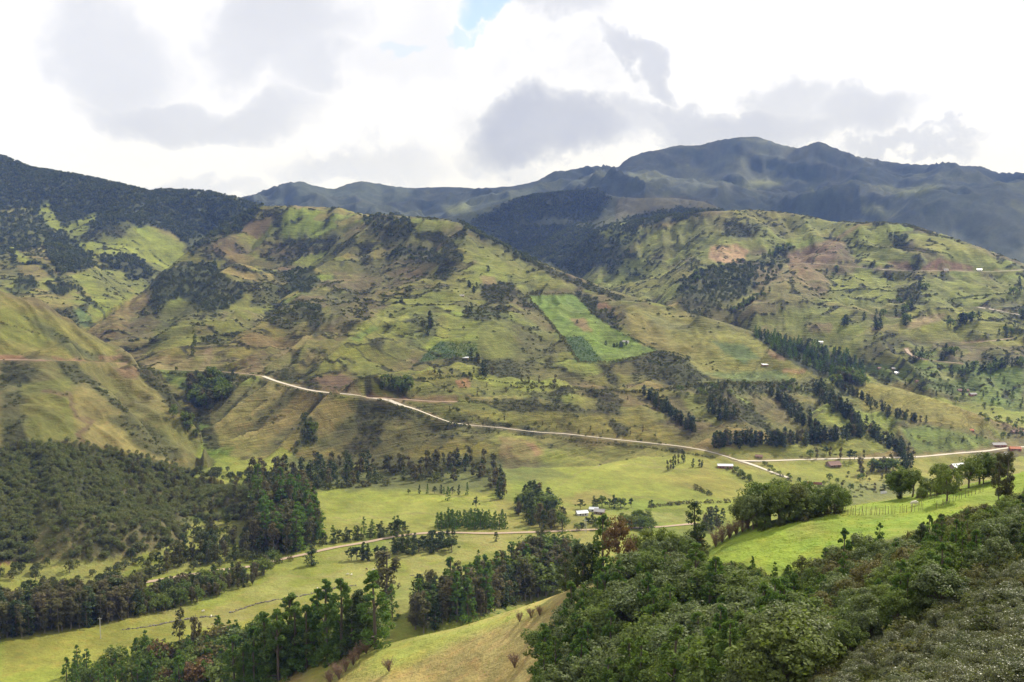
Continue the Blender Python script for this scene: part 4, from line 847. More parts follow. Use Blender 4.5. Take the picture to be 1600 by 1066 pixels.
def clumps(kind, rg):
    """clump centres, radii and the limbs that carry them, for a plant one unit high"""
    C, Rr, limbs = [], [], []
    if kind == 'eucalyptus':
        lean = rg.normal(0, .02, 2); top = .97
        for i in range(32):
            t = rg.uniform(.18, 1); r = .15*math.sin(min(1, (t-.10)/.5)*math.pi*.5)*(1.25-t*.75)*rg.uniform(.3, 1.25); a = rg.uniform(0, 6.28)
            C.append((lean[0]*t+r*math.cos(a), lean[1]*t+r*math.sin(a), t*top)); Rr.append(rg.uniform(.045, .085)*(1.15-.4*t))
        tr = [(0, 0, 0), (lean[0]*.3, lean[1]*.3, .3), (lean[0]*.7, lean[1]*.7, .7), (lean[0], lean[1], .95)]; w = .014
    elif kind == 'pine':
        for i in range(54):
            t = rg.uniform(.08, 1); L = .21*(1-t)**.62+.018; a = i*2.4+rg.uniform(-.4, .4); k = rg.uniform(.45, 1)
            C.append((L*k*math.cos(a), L*k*math.sin(a), t-.10*k*L/.2)); Rr.append(rg.uniform(.035, .06)*(1.3-.7*t))
        tr = [(0, 0, 0), (0, 0, .5), (0, 0, .96)]; w = .018
    elif kind == 'cypress':
        for i in range(46):
            t = rg.uniform(.03, 1); L = .17*math.sin(min(1, t/.3)*math.pi/2)*(1-t*t)**.7+.02; a = rg.uniform(0, 6.28); k = rg.uniform(.3, 1)
            C.append((L*k*math.cos(a), L*k*math.sin(a), t*.96)); Rr.append(rg.uniform(.05, .085)*(1.25-.5*t))
        tr = [(0, 0, 0), (0, 0, .5), (0, 0, .9)]; w = .02
    elif kind == 'broad':
        for i in range(64):
            v = unit(rg.normal(0, 1, 3)); k = rg.uniform(.5, 1.08)**.6
            if v[2] < -.75: v[2] *= -.5
            C.append((v[0]*.35*k, v[1]*.35*k, .54+v[2]*.36*k)); Rr.append(rg.uniform(.06, .125))
        tr = [(0, 0, 0), (.02, 0, .25), (0, .02, .55)]; w = .03
    elif kind == 'umbrella':      # flat tiers carried on bare stems
        for i in range(26):
            a = rg.uniform(0, 6.28); k = rg.uniform(0, 1)**.6; t = rg.choice([.55, .75, .92]); L = {.55: .42, .75: .34, .92: .18}[t]
            C.append((L*k*math.cos(a), L*k*math.sin(a), t+rg.normal(0, .03)-.10*k)); Rr.append(rg.uniform(.07, .12))
        tr = [(0, 0, 0), (.01, .01, .4), (0, 0, .85)]; w = .025
    elif kind == 'shrub':
        for i in range(40):
            v = unit(rg.normal(0, 1, 3)); v[2] = abs(v[2]); k = rg.uniform(.4, 1.1)**.6
            C.append((v[0]*.62*k, v[1]*.62*k, v[2]*.80*k+.08)); Rr.append(rg.uniform(.11, .20))
        tr = [(0, 0, 0), (.05, 0, .3), (.1, .05, .55)]; w = .035
    C = np.array(C); Rr = np.array(Rr)
    limbs.append(tube(tr, w, w*.3))
    base = np.array(tr[1] if kind != 'pine' else (0, 0, .3))
    for j in rg.choice(len(C), 9 if kind != 'shrub' else 6, replace=False):
        zz = C[j][2]*(.45 if kind in ('broad', 'umbrella') else .8); f = min(1, zz/tr[-1][2])
        st = np.array([tr[-1][0]*f, tr[-1][1]*f, zz]) if kind != 'shrub' else np.array([0, 0, 0.])
        limbs.append(tube([st, (st+C[j])/2+[0, 0, .015], C[j]], w*.42, w*.12, 4))
    return C, Rr, limbs
def plant_parts(kind, nleaf, size, seed):
    rg = np.random.default_rng(seed); C, Rr, limbs = clumps(kind, rg)
    j = rg.integers(0, len(C), nleaf); v = unit(rg.normal(0, 1, (nleaf, 3))); k = rg.uniform(.2, 1, nleaf)**.33
    sq = np.array([1, 1, .85 if kind in ('broad', 'umbrella', 'shrub') else 1])
    if kind == 'umbrella': sq = np.array([1.2, 1.2, .38])
    P_ = C[j]+v*(Rr[j]*k)[:, None]*sq
    nrm = v+unit(P_-[0, 0, .45])*.5+[0, 0, .35]
    if kind == 'pine': nrm = v+[0, 0, .2]
    V, Fq = leaves_at(P_, nrm, size, 2.6 if kind in ('pine', 'eucalyptus') else 1.7, rg)
    V[:, 2] = np.maximum(V[:, 2], .01)
    return (V, Fq), merge(limbs)
MESH = {}
def plant_mesh(kind, leaf, bark, lod, seed):
    """crown mesh, trunk mesh, and both joined for plants too far off to take apart"""
    key = (kind, leaf.name, lod, seed)
    if key in MESH: return MESH[key]
    nl, sz = {'near': (3400, .031), 'fore': (6800, .027), 'mid': (620, .062), 'far': (230, .10), 'speck': (46, .30)}[lod]
    if kind in ('eucalyptus', 'pine', 'cypress'): sz *= .72 if lod != 'speck' else .6
    if kind == 'shrub': sz *= 1.35
    if kind in ('broad', 'umbrella') : sz *= 1.1
    (cv, cf), (tv, tf) = plant_parts(kind, nl, sz, seed*7+len(kind))
    if lod in ('near', 'fore', 'mid', 'far'):
        joint = mesh_np(kind, *merge([(cv, cf), (tv, tf)]), [leaf, bark], np.r_[np.zeros(len(cf)), np.ones(len(tf))])
    else: joint = mesh_np(kind, cv, cf, [leaf])
    crown = mesh_np("crown", cv, cf, [leaf]) if lod in ('near', 'fore', 'mid') else None
    trunk = mesh_np("trunk", tv, tf, [bark]) if lod in ('near', 'fore', 'mid') else None
    MESH[key] = (crown, trunk, joint); return MESH[key]
SPECIES = {  # name, shape, leaf material, bark, width
 'pine': ("pine_tree", 'pine', M_pine, M_bark, 1.0), 'dark': ("conifer_tree", 'cypress', M_darkcon, M_bark, 1.15), 'euc': ("eucalyptus_tree", 'eucalyptus', M_euc, M_pale_bark, 1.05),
 'broad': ("broadleaf_tree", 'broad', M_broad, M_bark, 1.0), 'grey': ("broadleaf_tree", 'broad', M_grey, M_bark, 1.0), 'lime': ("broadleaf_tree", 'broad', M_lime, M_bark, 1.0),
 'olive': ("broadleaf_tree", 'broad', M_olive, M_bark, 1.0), 'rust': ("broadleaf_tree", 'broad', M_rust, M_bark, .8), 'sage': ("broadleaf_tree", 'broad', M_sage, M_bark, 1.1), 'umb': ("umbrella_tree", 'umbrella', M_darkcon, M_bark, 1.0), 'shrub': ("shrub", 'shrub', M_shrub, M_bark, 1.0), 'gshrub': ("shrub", 'shrub', M_pales, M_bark, 1.0)}
CATS = {'pine_tree': 'pine', 'conifer_tree': 'conifer', 'eucalyptus_tree': 'eucalyptus', 'broadleaf_tree': 'tree', 'umbrella_tree': 'tree', 'shrub': 'shrub'}
PLANTS = []
def tree(sp, x, y, h, label, group=None, lod=None, w=1.0, sink=.15, keep=False):
    """a plant to come; they are all raised together once the stands are listed"""
    PLANTS.append(dict(sp=sp, x=float(x), y=float(y), h=h*random.uniform(.97, 1.03), label=label, group=group, w=w*random.uniform(.85, 1.15), sink=sink, keep=keep, rz=random.uniform(0, 6.28)))
def raise_plants(limit=285):
    """the largest of each kind as seen are things of their own; beyond the limit a kind is joined into cover"""
    rest = []; by = {}
    for p in PLANTS: by.setdefault(SPECIES[p['sp']][0], []).append(p)
    for nm, L in by.items():
        L.sort(key=lambda p: -(1e6 if p['keep'] else p['h']/p['y'])); rest += L[limit:]
        for k, p in enumerate(L[:limit]):
            _, shape, leaf, bark, wd = SPECIES[p['sp']]; y = p['y']; lod = 'fore' if y < 110 else 'near' if y < 330 else 'mid' if y < 820 else 'far'
            cr, tr, jo = plant_mesh(shape, leaf, bark, lod, 1+k % (6 if lod in ('near', 'fore') else 4))
            if cr is not None:
                o = bpy.data.objects.new(nm, None); o.empty_display_size = .5; COLL.objects.link(o)
                link(bpy.data.objects.new("crown", cr), o); link(bpy.data.objects.new("trunk", tr), o)
            else: o = link(bpy.data.objects.new(nm, jo))
            ww = p['h']*wd*p['w']; o.location = (p['x'], y, float(ground(p['x'], y))-p['sink']); o.scale = (ww, ww, p['h'])
            o.rotation_euler = (random.uniform(-.03, .03), random.uniform(-.03, .03), p['rz']); tag(o, p['label'], CATS[nm], p['group'])
            SRC.setdefault((p['sp'], lod), o)
    # the remainder, kind by kind
    grp = {}
    for p in rest: grp.setdefault((p['sp'], 'near' if p['y'] < 330 else 'mid' if p['y'] < 820 else 'far'), []).append(p)
    for (sp, lod), L in sorted(grp.items()):
        src = SRC.get((sp, lod)) or next((SRC[(sp, q)] for q in ('far', 'mid', 'near', 'fore') if (sp, q) in SRC), None)
        if src is None: continue
        X = np.array([p['x'] for p in L]); Y = np.array([p['y'] for p in L]); H = np.array([p['h'] for p in L]); Wd = H*np.array([p['w'] for p in L])*SPECIES[sp][4]
        stand_points({'dark': 'conifer_belts', 'euc': 'eucalyptus_belts', 'pine': 'pine_wood'}.get(sp, 'mixed_trees'), src, X, Y, ground(X, Y)-.15, Wd, H, np.array([p['rz'] for p in L]), "further trees filling the same belts and woods")
SRC = {}
def stand_points(name, s, x, y, z, w, h, rz, label):
    """one object of points; a node group stands a copy of the plant s on each"""
    me = bpy.data.meshes.new(name); V = np.stack([x, y, z], -1).astype(np.float32)
    me.vertices.add(len(V)); me.vertices.foreach_set('co', V.ravel())
    a = me.attributes.new('size', 'FLOAT_VECTOR', 'POINT'); a.data.foreach_set('vector', np.stack([w, w, h], -1).astype(np.float32).ravel())
    a = me.attributes.new('turn', 'FLOAT_VECTOR', 'POINT'); t = np.zeros((len(V), 3), np.float32); t[:, 2] = rz; a.data.foreach_set('vector', t.ravel())
    o = link(bpy.data.objects.new(name, me)); tag(o, label, kind='stuff')
    ng = bpy.data.node_groups.new(name, 'GeometryNodeTree'); ng.interface.new_socket('Geometry', in_out='INPUT', socket_type='NodeSocketGeometry'); ng.interface.new_socket('Geometry', in_out='OUTPUT', socket_type='NodeSocketGeometry')
    gi = ng.nodes.new('NodeGroupInput'); go = ng.nodes.new('NodeGroupOutput'); ip = ng.nodes.new('GeometryNodeInstanceOnPoints')
    parts = [s] if s.type == 'MESH' else [c for c in bpy.data.objects if c.parent == s]
    outs = []
    for c in parts:
        ob = ng.nodes.new('GeometryNodeObjectInfo'); ob.inputs['Object'].default_value = c; ob.transform_space = 'ORIGINAL'; ob.inputs['As Instance'].default_value = False; outs.append(ob.outputs['Geometry'])
    if len(outs) > 1:
        jn = ng.nodes.new('GeometryNodeJoinGeometry')
        for q in outs: ng.links.new(q, jn.inputs[0])
        outs = [jn.outputs[0]]
    mp = ng.nodes.new('GeometryNodeMeshToPoints')
    for nm_, sk in (('size', 'Scale'), ('turn', 'Rotation')):
        at = ng.nodes.new('GeometryNodeInputNamedAttribute'); at.data_type = 'FLOAT_VECTOR'; at.inputs[0].default_value = nm_; ng.links.new(at.outputs[0], ip.inputs[sk])
    ng.links.new(gi.outputs[0], mp.inputs['Mesh']); ng.links.new(mp.outputs[0], ip.inputs['Points']); ng.links.new(outs[0], ip.inputs['Instance']); ng.links.new(ip.outputs[0], go.inputs[0])
    md = o.modifiers.new('scatter', 'NODES'); md.node_group = ng
random.seed(5)
def pin(px, py, poly):
    c = False
    for i in range(len(poly)):
        a, b = poly[i], poly[(i+1) % len(poly)]
        if (a[1] > py) != (b[1] > py) and px < (b[0]-a[0])*(py-a[1])/(b[1]-a[1])+a[0]: c = not c
    return c
def spots_poly(poly, n, lo, hi, gap):
    """feet of n trees in a photo polygon, evenly strewn over the ground itself"""
    xs = [p[0] for p in poly]; ys = [p[1] for p in poly]
    S = []; wx = []
    for _ in range(n*60):
        px, py = random.uniform(min(xs), max(xs)), random.uniform(min(ys), max(ys))
        if not pin(px, py, poly): continue
        p = pick(px, py, lo, hi)
        if all((p[0]-q[0])**2+(p[1]-q[1])**2 > gap*gap for q in S): S.append(p)
        if len(S) >= n: break
    return S
def spots_line(line, n, lo, hi, jit=2.):
    L = [math.hypot(b[0]-a[0], b[1]-a[1]) for a, b in zip(line[:-1], line[1:])]; T = sum(L); S = []
    for i in range(n):
        d = T*(i+.5+random.uniform(-.3, .3))/n
        for (a, b), l in zip(zip(line[:-1], line[1:]), L):
            if d <= l: break
            d -= l
        p = pick(a[0]+(b[0]-a[0])*d/l, a[1]+(b[1]-a[1])*d/l, lo, hi); S.append((p[0]+random.gauss(0, jit), p[1]+random.gauss(0, jit), p[2]))
    return S
def grove(sps, S, h, what, where, group, w=1.0):
    """trees of one stand; each label tells size, kind and the part of the stand it grows in"""
    if not S: return
    H = [random.uniform(*h) for _ in S]; ax = np.array([p[0]/p[1] for p in S]); ay = np.array([p[1] for p in S])
    def third(v, names):
        if v.max()-v.min() < 1e-6: return [names[1]]*len(v)
        q = (v-v.min())/(v.max()-v.min()); return [names[min(2, int(a*3))] for a in q]
    lr = third(ax, ("left", "middle", "right")); nf = third(ay, ("front", "centre", "back")); hq = third(np.array(H), ("low", "middling", "tall"))
    for i, p in enumerate(S):
        sp = sps[i % len(sps)] if isinstance(sps, (list, tuple)) else sps
        kind = what.strip().replace('*', {'pine': 'pine', 'dark': 'dark conifer', 'euc': 'eucalyptus', 'broad': 'leafy tree', 'grey': 'grey-green tree', 'lime': 'yellow-green tree', 'rust': 'rusty tree', 'olive': 'olive-brown tree', 'sage': 'sage-green tree', 'umb': 'tiered tree', 'shrub': 'dark shrub', 'gshrub': 'grey-green shrub'}[sp])
        lab = "%s %s %s" % (hq[i], kind, where)
        end = ", %s" % lr[i] if len(S) < 12 else ", %s %s" % (lr[i], nf[i])
        if len((lab+end).split()) <= 16: lab += end
        hh = H[i]*({'shrub': .45, 'gshrub': .5, 'umb': .8, 'pine': 1.18}.get(sp, 1) if isinstance(sps, (list, tuple)) and len(sps) > 1 else 1)
        tree(sp, p[0], p[1], hh, lab, group, w=w)
# ======== single trees that can be pointed to
def one(sp, px, py, h, label, lo=0, hi=1e9, w=1.0, group=None):
    p = pick(px, py, lo, hi); return tree(sp, p[0], p[1], h, label, group, w=w, keep=True)
one('euc', 604, 948, 33, "tall dark eucalyptus with a broad bushy crown standing alone on the valley pasture", 380, 800, 1.35)
one('pine', 613, 966, 17, "dark pine right beside the tall lone eucalyptus", 330, 800, 1.1)
one('dark', 487, 884, 14, "big round dark conifer on the lower edge of the dirt road", 400, 900, 1.6)
one('umb', 622, 838, 13, "spreading dark tree above the dirt road between two plantations", 400, 900, .9)
one('dark', 775, 846, 7, "small round bush-like conifer below the dirt road", 400, 900, 1.5)
one('umb', 744, 796, 11, "lone tree standing on the pasture behind the pine plantation", 400, 1000, .8)
one('pine', 700, 782, 12, "small pine on the bank above the wide pasture", 600, 1100)
one('rust', 966, 900, 16, "large rusty brown tree standing above the dark conifers by the track", 200, 345, .75)
one('dark', 1086, 862, 12.5, "dark rounded evergreen with a narrow top beside the brown scrub", 180, 345, 1.25)
one('pine', 748, 900, 16, "slim pine poking out of the lower wood", 380, 700)
one('dark', 722, 408, 13, "dark tree on the grassy crest of the central hill", 1400, 2600, 1.5)
one('dark', 763, 424, 11, "dark tree just right of the hilltop crest tree", 1400, 2600, 1.5)
one('dark', 698, 427, 10, "round tree on the upper left face of the central hill", 1400, 2600, 1.7)
one('dark', 627, 472, 9, "lone bushy tree in a furrow of the central hill", 1200, 2600, 1.6)
one('broad', 1480, 783, 9.0, "bushy half-bare tree on the bright meadow beside the fence", 150, 330, .9)
one('broad', 1466, 770, 8.5, "leafy tree left of the big white roof at the meadow top", 200, 400, .9)
one('umb', 1378, 694, 10, "lone dark tree on the field beside the wood strip", 900, 1400)
one('euc', 1276, 718, 13, "thin tree next to the valley road", 900, 1300, .9)
one('broad', 1266, 716, 11, "rounded tree on the roadside field left of the tiled house", 900, 1300, 1.0)
one('euc', 1345, 742, 19, "dense eucalyptus right of the tiled house", 800, 1300, 1.3)
# ======== stands in the valley
def G(sps, poly, n, h, what, where, group, lo=0, hi=1e9, gap=3., w=1.0): grove(sps, spots_poly(poly, n, lo, hi, gap), h, what, where, group, w)
def GL(sps, line, n, h, what, where, group, lo=0, hi=1e9, jit=2., w=1.0): grove(sps, spots_line(line, n, lo, hi, jit), h, what, where, group, w)
G(['euc', 'euc', 'dark', 'euc', 'pine'], [(640,985),(648,955),(700,938),(800,905),(860,885),(890,905),(830,940),(760,960),(660,990)], 130, (13,22), "*", "in the wood below the tan slope", "trees in the wood below the tan slope", 300, 700, 4, 1.2)
G(['euc', 'euc', 'broad'], [(800,905),(850,880),(890,890),(880,925),(820,940)], 40, (19,27), "*", "at the tall right end of the lower wood", "tall trees at the right end of the lower wood", 280, 700, 4, 1.2)
G(['pine', 'broad', 'pine', 'dark'], [(350,1062),(430,1030),(500,1012),(575,1000),(592,1016),(500,1040),(430,1075)], 42, (14,21), "* ", "in the thicket at the foot of the tan slope", "trees in the thicket at the foot of the tan slope", 270, 600, 4, 1.25)
G(['pine', 'broad', 'olive', 'pine', 'broad', 'grey', 'pine', 'rust', 'broad', 'pine', 'broad'], [(230,1050),(340,1010),(400,1010),(400,1085),(230,1095)], 60, (10,16), "*", "in the mixed copse below the pasture", "trees in the mixed copse below the pasture", 270, 600, 4, 1.2)
G(['pine', 'pine', 'broad'], [(100,1066),(140,1040),(230,1025),(240,1085),(110,1095)], 30, (8,12), "*", "in the young planting at the bottom edge of the pasture", "young trees at the bottom edge of the pasture", 270, 600, 4, 1.1)
GL('euc', [(288,1030),(285,1035),(292,1040)], 2, (22,26), "thin see-through *", "rising out of the mixed copse", "thin eucalyptus above the copse", 270, 600, 3, .7)
one('rust', 250, 1048, 15, "reddish brown tree in the mixed copse", 270, 600, 1.1)
# eucalyptus belt on the left
G(['euc', 'euc', 'euc', 'dark'], [(-40,1012),(0,1000),(120,985),(215,965),(225,942),(120,948),(0,962),(-40,966)], 150, (13,19), "*", "at the wide left end of the belt under the dirt road", "trees at the left end of the belt under the dirt road", 420, 800, 3.5, 1.25)
G(['euc', 'euc', 'broad', 'dark'], [(215,965),(300,946),(400,913),(418,892),(330,910),(225,930)], 110, (7,12), "*", "in the lower half of the belt under the dirt road", "trees in the lower half of the belt under the dirt road", 420, 800, 3, 1.2)
G(['euc', 'dark', 'sage'], [(225,902),(300,887),(440,864),(490,845),(480,830),(400,842),(280,872)], 70, (10,17), "*", "on the upper side of the dirt road below the wooded slope", "trees on the upper side of the road below the wooded slope", 420, 900, 4, 1.2)
G(['euc', 'euc', 'pine'], [(385,855),(400,790),(440,775),(490,800),(497,845),(470,862),(430,870)], 110, (16,26), "*", "in the tall wood at the mouth of the gully", "trees of the tall wood at the mouth of the gully", 420, 1000, 4, 1.2)
G(['euc', 'euc', 'shrub', 'dark'], [(380,750),(440,735),(520,730),(620,728),(720,722),(775,730),(760,752),(650,758),(560,762),(440,770),(390,775)], 150, (11,20), "*", "in the belt under the ribbed slope", "trees of the belt under the ribbed slope", 700, 1100, 4, 1.15)
GL(['umb', 'dark', 'pine'], [(640,773),(690,772),(740,775)], 9, (6,10), "*", "on the terrace edge above the wide pasture", "trees on the terrace edge above the pasture", 600, 1100, 2, .9)
G(['euc', 'dark', 'euc'], [(762,770),(785,745),(795,760),(785,785)], 14, (12,20), "*", "in the clump at the end of the belt", "trees in the clump at the end of the belt", 600, 1100, 4, 1.1)
G(['euc', 'dark', 'dark', 'broad'], [(800,780),(830,775),(880,812),(885,835),(830,828),(800,800)], 34, (12,22), "*", "in the grove left of the white-roofed farm", "trees in the grove left of the farm", 500, 1000, 5, 1.2)
G(['pine'], [(678,828),(790,828),(792,818),(690,814)], 46, (10,13), "*", "in the straight plantation beside the dirt road", "pines of the straight plantation beside the dirt road", 450, 900, 3.2, 1.15)
G(['dark', 'umb'], [(612,868),(705,866),(712,850),(690,848),(615,858)], 30, (9,13), "*", "in the block under the dirt road", "trees in the block under the dirt road", 400, 900, 3.5, 1.2)
GL(['umb', 'dark'], [(548,878),(560,876),(598,874)], 9, (9,12), "*", "in the short row under the dirt road", "trees in the short row under the dirt road", 400, 900, 1.5, 1.1)
GL(['pine', 'umb', 'dark', 'shrub'], [(502,850),(530,848),(560,842),(600,836),(640,832)], 26, (8,13), "*", "along the upper side of the dirt road", "trees along the upper side of the dirt road", 400, 900, 3, 1.1)
GL(['broad', 'shrub'], [(400,895),(430,880),(455,875)], 6, (6,10), "*", "where the dirt road leaves the wood", "trees where the dirt road leaves the wood", 400, 900, 3)
# farm and its trees
GL(['umb', 'dark', 'umb', 'broad'], [(905,795),(935,792),(965,792),(985,795)], 9, (9,13), "*", "behind the white-roofed farm", "trees behind the white-roofed farm", 500, 1000, 3, 1.1)
G(['umb', 'broad', 'shrub', 'dark'], [(890,822),(960,812),(960,828),(900,832)], 16, (5,9), "*", "around the farm yard", "trees around the farm yard", 500, 1000, 3, 1.1)
GL('umb', [(990,795),(1014,795)], 2, (8,10), "bare-topped *", "on the pasture edge right of the farm", "trees on the pasture edge right of the farm", 500, 1000, 2, .8)
G(['dark', 'dark', 'pine'], [(880,905),(900,890),(945,892),(960,905),(950,915),(890,918)], 20, (10,14.5), "*", "in the dark clump on the shoulder of the tan slope", "conifers in the dark clump on the shoulder of the tan slope", 240, 480, 3.5, 1.25)
G(['lime', 'broad', 'lime', 'shrub'], [(1000,870),(1010,845),(1060,840),(1075,860),(1060,880),(1010,885)], 18, (8,13), "*", "in the bright clump by the track", "trees in the bright clump by the track", 240, 600, 3.5, 1.1)
G(['broad', 'grey', 'rust', 'shrub'], [(985,880),(1050,878),(1085,858),(1110,842),(1092,866),(1060,886),(1010,905)], 34, (4,7), "*", "in the scrub left of the bright meadow", "plants in the scrub left of the bright meadow", 200, 480, 3, 1.1)
G(['lime', 'broad'], [(960,830),(1010,835),(1030,830),(1010,815),(970,815)], 12, (9,13), "*", "beside the track below the farm", "trees beside the track below the farm", 300, 900, 3, 1.1)
G(['euc', 'dark'], [(1095,835),(1130,825),(1135,810),(1100,812)], 12, (9,14), "*", "in the clump at the back of the brown scrub", "trees in the clump at the back of the brown scrub", 300, 900, 3, 1.2)
# meadow edge
G(['broad', 'broad', 'grey', 'olive'], [(1168,832),(1190,823),(1255,810),(1262,800),(1190,808),(1160,820)], 24, (7.5,11), "*", "in the big clump at the left end of the meadow edge", "trees in the big clump at the meadow edge", 200, 400, 2.2, 1.0)
GL(['shrub', 'gshrub', 'broad'], [(1185,830),(1210,823),(1262,812)], 10, (2.5,4), "*", "low along the front of the big clump on the meadow edge", "low plants in front of the big clump", 200, 345, .8, 1.2)
GL(['broad', 'shrub'], [(1245,812),(1280,806),(1318,796)], 12, (5,7.5), "*", "in the hedge between the big clump and the fence", "plants in the hedge beside the fence", 200, 400, 1, 1.2)
GL(['broad', 'dark', 'broad'], [(1398,780),(1408,779),(1428,776)], 4, (6.5,8.5), "*", "just behind the meadow fence", "trees just behind the meadow fence", 200, 400, 1.5)
GL(['broad', 'broad', 'grey'], [(1518,762),(1530,758),(1545,754),(1575,748)], 6, (6.5,8.5), "*", "along the upper edge of the bright meadow", "trees along the upper edge of the bright meadow", 200, 400, 1.5)
GL(['euc'], [(1566,792),(1572,790)], 2, (11,12), "thin *", "on the right-hand side of the bright meadow", "thin trees on the right side of the meadow", 120, 330, 1, .8)
G(['shrub', 'broad'], [(1430,783),(1500,770),(1500,764),(1430,776)], 10, (3,4.5), "*", "low in the line along the top of the meadow", "low plants along the top of the meadow", 200, 400, 2)
# ======== thicket and forest on the near hill
G(['pine', 'grey', 'broad', 'pine', 'pine', 'grey', 'broad'], [(845,1110),(850,1040),(880,1000),(915,962),(960,930),(1020,912),(1080,935),(1150,962),(1200,985),(1255,1005),(1240,1066),(1220,1120)], 190, (5,11), "*", "in the dense near forest on the slope", "trees of the dense near forest", 95, 345, 2.7, 1.25)
G(['broad', 'pine', 'grey', 'broad'], [(1050,908),(1150,914),(1240,940),(1252,1005),(1150,964),(1050,930)], 50, (3.6,5.4), "*", "in the low upper strip of the near forest", "low trees in the upper strip of the near forest", 120, 300, 2.2, 1.3)
GL(['pine', 'broad', 'pine'], [(1080,915),(1140,910),(1190,920),(1235,932)], 12, (3,4.4), "*", "at the upper edge of the near forest, against the meadow", "trees at the upper edge of the near forest", 120, 300, 1.5, 1.1)
G(['grey', 'broad', 'pine', 'grey', 'olive', 'broad'], [(1262,925),(1300,885),(1370,880),(1400,890),(1460,900),(1480,960),(1400,1000),(1330,1040),(1270,1040),(1255,980)], 95, (4.5,7), "*", "in the thicket below the bright meadow", "plants of the thicket below the bright meadow", 80, 300, 2.2, 1.15)
G(['pine', 'shrub', 'broad', 'pine', 'grey', 'dark'], [(1395,872),(1440,850),(1500,825),(1560,800),(1620,785),(1630,890),(1560,900),(1480,905),(1420,900)], 80, (3.2,5.5), "*", "on the bank at the right end of the meadow", "plants on the bank right of the meadow", 70, 300, 2.0, 1.1)
G(['gshrub', 'gshrub', 'shrub', 'gshrub'], [(1250,1130),(1300,1060),(1380,1010),(1450,960),(1520,920),(1640,890),(1660,1000),(1660,1130),(1400,1150)], 170, (3.0,4.6), "*", "on the near slope at the bottom right", "shrubs covering the near slope at the bottom right", 30, 200, 1.5, 1.15)
# ======== hedgerow strips and plantation on the right
CW = ['dark', 'dark', 'dark', 'euc']
GL(CW, [(1012,620),(1030,635),(1055,655),(1085,675)], 60, (11,15), "*", "in the first slanting shelter belt from the left", "trees of the first slanting shelter belt", 950, 1700, 3.5, 1.2)
GL(CW, [(1108,635),(1125,645),(1142,655)], 20, (11,15), "*", "in the short dark clump between two shelter belts", "trees of the short dark clump between belts", 950, 1700, 6, 1.25)
GL(CW, [(1112,697),(1150,694),(1200,694),(1250,692),(1300,688),(1350,680)], 110, (12,18), "*", "in the long level belt above the valley road", "trees of the long level belt above the valley road", 900, 1500, 4, 1.2)
GL(CW, [(1210,618),(1235,640),(1255,660),(1275,676)], 56, (11,15), "*", "in the second slanting shelter belt", "trees of the second slanting shelter belt", 950, 1700, 4, 1.2)
GL(CW, [(1270,610),(1295,628),(1325,650),(1345,672)], 66, (12,17), "*", "in the third slanting shelter belt", "trees of the third slanting shelter belt", 950, 1700, 5, 1.2)
GL(CW, [(1305,603),(1340,620),(1370,638),(1400,652),(1440,662)], 60, (9,12), "*", "in the upper shelter belt below the smooth hill", "trees of the upper shelter belt below the smooth hill", 950, 1700, 3, 1.2)
GL(CW, [(1360,680),(1385,694),(1410,708),(1425,716)], 32, (12,17), "*", "in the belt running down to the road", "trees of the belt running down to the road", 900, 1500, 5, 1.25)
GL(['dark'], [(1405,730),(1418,726),(1424,732)], 6, (14,18), "*", "in the dark clump right beside the valley road", "conifers in the dark clump beside the valley road", 800, 1300, 3, 1.2)
G(['euc', 'broad'], [(1360,742),(1400,738),(1398,728),(1365,730)], 14, (11,16), "*", "in the grove below the valley road", "trees in the grove below the valley road", 800, 1300, 4, 1.2)
G(['dark', 'pine'], [(1172,522),(1200,524),(1255,538),(1325,556),(1352,575),(1350,600),(1300,590),(1215,552)], 190, (11,14), "*", "in the dense plantation below the ridge nose", "trees of the dense plantation below the ridge nose", 1250, 1900, 4.5, 1.2)
G(['euc', 'broad'], [(1300,600),(1355,605),(1350,590),(1310,585)], 30, (12,18), "*", "at the lower end of the dense plantation", "trees at the lower end of the dense plantation", 1150, 1800, 4, 1.2)
GL(['euc', 'umb'], [(1290,714),(1300,716),(1335,718),(1345,714)], 7, (11,17), "spindly *", "along the valley road", "spindly trees along the valley road", 850, 1300, 5, .9)
G(['broad', 'umb', 'shrub', 'euc'], [(1280,745),(1400,738),(1480,750),(1520,735),(1560,740),(1480,770),(1380,775),(1290,765)], 46, (5,10), "*", "scattered over the gardens of the valley floor", "trees scattered over the valley gardens", 400, 1300, 6, 1.1)
GL(['euc', 'euc', 'dark'], [(1040,738),(1050,733),(1058,728),(1066,722),(1072,722)], 7, (12,15), "thin pole-like *", "on the pasture left of the long white-roofed house", "thin trees on the pasture left of the long house", 800, 1300, 1, .7)
GL(['dark', 'euc'], [(1088,732),(1094,730),(1102,728)], 5, (6,10), "*", "in the tuft right next to the long white-roofed house", "trees in the tuft next to the long house", 800, 1300, 1.5)
GL(['shrub', 'broad'], [(1142,735),(1160,745),(1180,755)], 14, (6,9), "*", "in the hedge falling away from the long house", "plants in the hedge falling away from the long house", 700, 1300, 2)
GL(['shrub', 'broad'], [(1190,722),(1210,738),(1240,752),(1270,764),(1300,770)], 24, (5,8), "*", "along the lane below the road fork", "plants along the lane below the road fork", 600, 1300, 2)
GL('shrub', [(1084,762),(1095,768),(1108,774)], 5, (4,6), "* ", "in the tuft on the middle of the pasture", "shrubs in the tuft on the pasture", 600, 1300, 1.5)
G(['shrub', 'broad', 'dark', 'umb'], [(1360,585),(1440,575),(1520,585),(1600,590),(1600,640),(1560,650),(1480,625),(1400,600)], 90, (5,10), "*", "among the houses of the far hamlet", "trees among the houses of the far hamlet", 1000, 1900, 6, 1.1)
